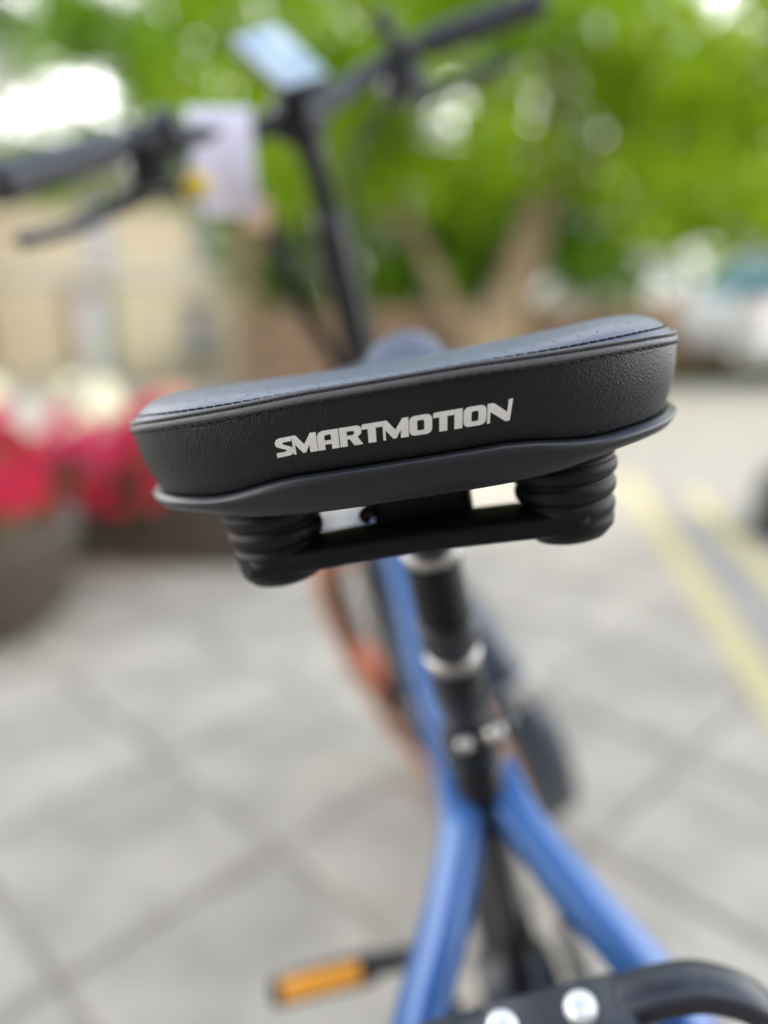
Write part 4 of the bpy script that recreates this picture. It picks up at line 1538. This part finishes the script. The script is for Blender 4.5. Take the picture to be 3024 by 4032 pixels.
PL = [
    ('crimson flowers spilling over the left of the trough', -1.62, 3.00, .30, 'crimson', 24, .19, .32, .058, .12),
    ('bright red flowers low on the front of the trough near the tub', -1.30, 2.90, .24, 'red', 22, .18, .26, .055, .2),
    ('deep pink flowers at the middle of the trough', -1.12, 2.98, .30, 'pink', 24, .19, .32, .055, .1),
    ('crimson flowers at the right of the trough beside the saddle', -0.86, 2.98, .30, 'crimson', 22, .18, .32, .055, .12),
    ('small crimson flowers hanging lowest over the right front of the trough', -0.98, 2.86, .22, 'crimson', 12, .12, .20, .045, .14),
    ('large white blossoms rising at the back of the trough', -1.30, 3.32, .32, 'white', 11, .14, .36, .058, 0.0),
    ('pale peach flowers behind the saddle corner', -0.84, 3.30, .32, 'peach', 14, .16, .34, .05, 0.0),
    ('white blossoms at the far left back of the trough', -1.75, 3.34, .32, 'white', 11, .15, .36, .055, 0.0),
    ('crimson flowers spilling over the right side of the round tub', -1.24, 2.30, .29, 'crimson', 26, .20, .26, .052, .16),
    ('crimson flowers on the left side of the round tub', -1.56, 2.34, .30, 'crimson', 14, .17, .28, .055, .08),
]
for i, (lb, x, y, z, c, nb, rad, h, bs, fr) in enumerate(PL):
    plant(lb, x, y, z, c, nb, rad, h, bs, 60 + i, fr)

# ------------------------------------------------------------------ parked car, bollard
car = empty('parked_car', (5.9, 10.6, 0.03), (0, 0, R(205)), 'white parked car with windows coloured teal for their reflections under the trees at right', 'car')
secs = [(-2.05, .55, .62), (-1.95, .35, .80), (-1.4, .28, .92), (-0.7, .27, .95), (0.6, .27, .95), (1.4, .28, .98), (1.95, .35, .95), (2.05, .55, .8)]
V, Fc = [], []
for (x, z0, z1) in secs:
    wv = 0.84 if abs(x) < 1.9 else 0.72
    for (y, z) in ((-wv * .96, z0), (-wv, (z0 + z1) / 2), (-wv * .93, z1 - .04), (-wv * .85, z1), (wv * .85, z1), (wv * .93, z1 - .04), (wv, (z0 + z1) / 2), (wv * .96, z0)):
        V.append((x, y, z))
n = len(secs)
for i in range(n - 1):
    for k in range(8):
        Fc.append((i * 8 + k, i * 8 + (k + 1) % 8, (i + 1) * 8 + (k + 1) % 8, (i + 1) * 8 + k))
Fc += [tuple(range(8)), tuple((n - 1) * 8 + k for k in range(8))]
mk('body', V, Fc, M['carwhite'], car, sharp=40)
cab = [(-0.95, .93, .76), (-0.25, 1.42, .60), (1.05, 1.46, .60), (1.75, .96, .74)]
V = []
for x, z, w_ in cab:
    V += [(x, -w_, z), (x, w_, z)]
V += [(-0.95, -.76, .90), (-0.95, .76, .90), (1.75, -.74, .90), (1.75, .74, .90)]
mk('cabin', V, [(2, 3, 5, 4), (0, 1, 3, 2), (4, 5, 7, 6), (0, 2, 4, 6, 10, 8), (1, 9, 11, 7, 5, 3), (8, 9, 1, 0), (10, 6, 7, 11)], M['carwhite'], car, smooth=False)
gl = [([(-0.90, -.66, .97), (-0.90, .66, .97), (-0.30, .53, 1.385), (-0.30, -.53, 1.385)], (-1, 0, .75), 'windscreen'), ([(1.70, -.64, 1.0), (1.70, .64, 1.0), (1.12, .53, 1.40), (1.12, -.53, 1.40)], (1, 0, .9), 'rear_window')]
for q_, nn, nm in gl:
    nv = Vector(nn).normalized() * 0.02
    V = [Vector(p) + nv for p in q_] + [Vector(p) - nv for p in q_]
    mk(nm, V, [(0, 1, 2, 3), (7, 6, 5, 4), (0, 4, 5, 1), (1, 5, 6, 2), (2, 6, 7, 3), (3, 7, 4, 0)], M['carglass'], car, smooth=False)
for sg in (-1, 1):
    for a, b in (((-0.72, 0.30)), ((0.38, 1.45))):
        def cw(x, z):
            f = (z - .93) / .5
            return Vector((x, sg * (0.755 - 0.155 * f + 0.008), z))
        lo_a, lo_b = a, b
        hi_a = max(a + 0.42, -0.22) if a < 0 else a
        hi_b = b if b < 1 else b - 0.40
        V = [cw(lo_a, .98), cw(lo_b, .98), cw(hi_b, 1.36), cw(hi_a, 1.36)]
        V += [v - Vector((0, sg * .02, 0)) for v in V]
        mk('side_window', V, [(0, 1, 2, 3), (7, 6, 5, 4), (0, 4, 5, 1), (1, 5, 6, 2), (2, 6, 7, 3), (3, 7, 4, 0)], M['carglass'], car, smooth=False)
    for x in (-1.3, 1.3):
        wh = mk('wheel', *lathe([(0.20, -.10), (0.29, -.10), (0.315, -.07), (0.315, .07), (0.29, .10), (0.20, .10)], 32, Vector((x, sg * .76, .315)), Vector((0, 1, 0))), M['tyre'], car)
        mk('rim', *lathe([(0.19, 0), (0.19, .106), (0.12, .112), (0.03, .115)], 24, Vector((x, sg * .76, .315)), Vector((0, sg, 0))), M['silver'], wh)
    mk('headlight', *rbox(-1.985, sg * .56, .70, 0.12, 0.30, 0.13, 0.03), M['lamp'], car)
    mk('tail_light', *rbox(1.99, sg * .58, .80, 0.10, 0.24, 0.14, 0.03), M['redorange'], car)
    mk('mirror', *rbox(-0.55, sg * .88, 1.0, 0.10, 0.16, 0.12, 0.03), M['carwhite'], car)
mk('grille', *rbox(-2.03, 0, .60, 0.06, 0.8, 0.12, 0.02), M['tyre'], car)

# unseen terrace added behind the camera to shade the bicycle; the trees stay sunlit
tr = empty('shade_terrace', (2.0, -3.8, 0), (0, 0, 0), 'unseen brick terrace added behind the camera to block the sun', 'house')
mk('wall', *rbox(0, -0.25, 4.0, 17.0, 0.5, 8.0, 0.02), mat('brick', (0.20, 0.135, 0.10), 0.9, var=0.25, vscale=5), tr, smooth=False)
mk('parapet', *rbox(0, -0.2, 8.06, 17.2, 0.7, 0.12, 0.02), M['stucco2'], tr, smooth=False)
for k in range(7):
    for z in (1.5, 4.0, 6.4):
        w_ = mk('window', *rbox(-6.9 + 2.3 * k, 0.02, z, 1.1, 0.06, 1.5, 0.01), M['frame'], tr, smooth=False)
        mk('pane', *rbox(-6.9 + 2.3 * k, 0.055, z, 0.9, 0.012, 1.3, 0), M['glass'], w_, smooth=False)

bo = empty('bollard', (1.80, 3.30, 0), label='low black domed bollard at the right edge', cat='bollard')
mk('post', *lathe([(0.15, 0), (0.155, 0.02), (0.145, 0.06), (0.145, 0.20), (0.13, 0.26), (0.09, 0.31), (0.03, 0.335), (0.005, 0.338)], 36), M['blackmetal'], bo)
mk('base_plate', *lathe([(0.17, 0), (0.17, 0.012), (0.15, 0.016)], 36), M['satin'], bo)
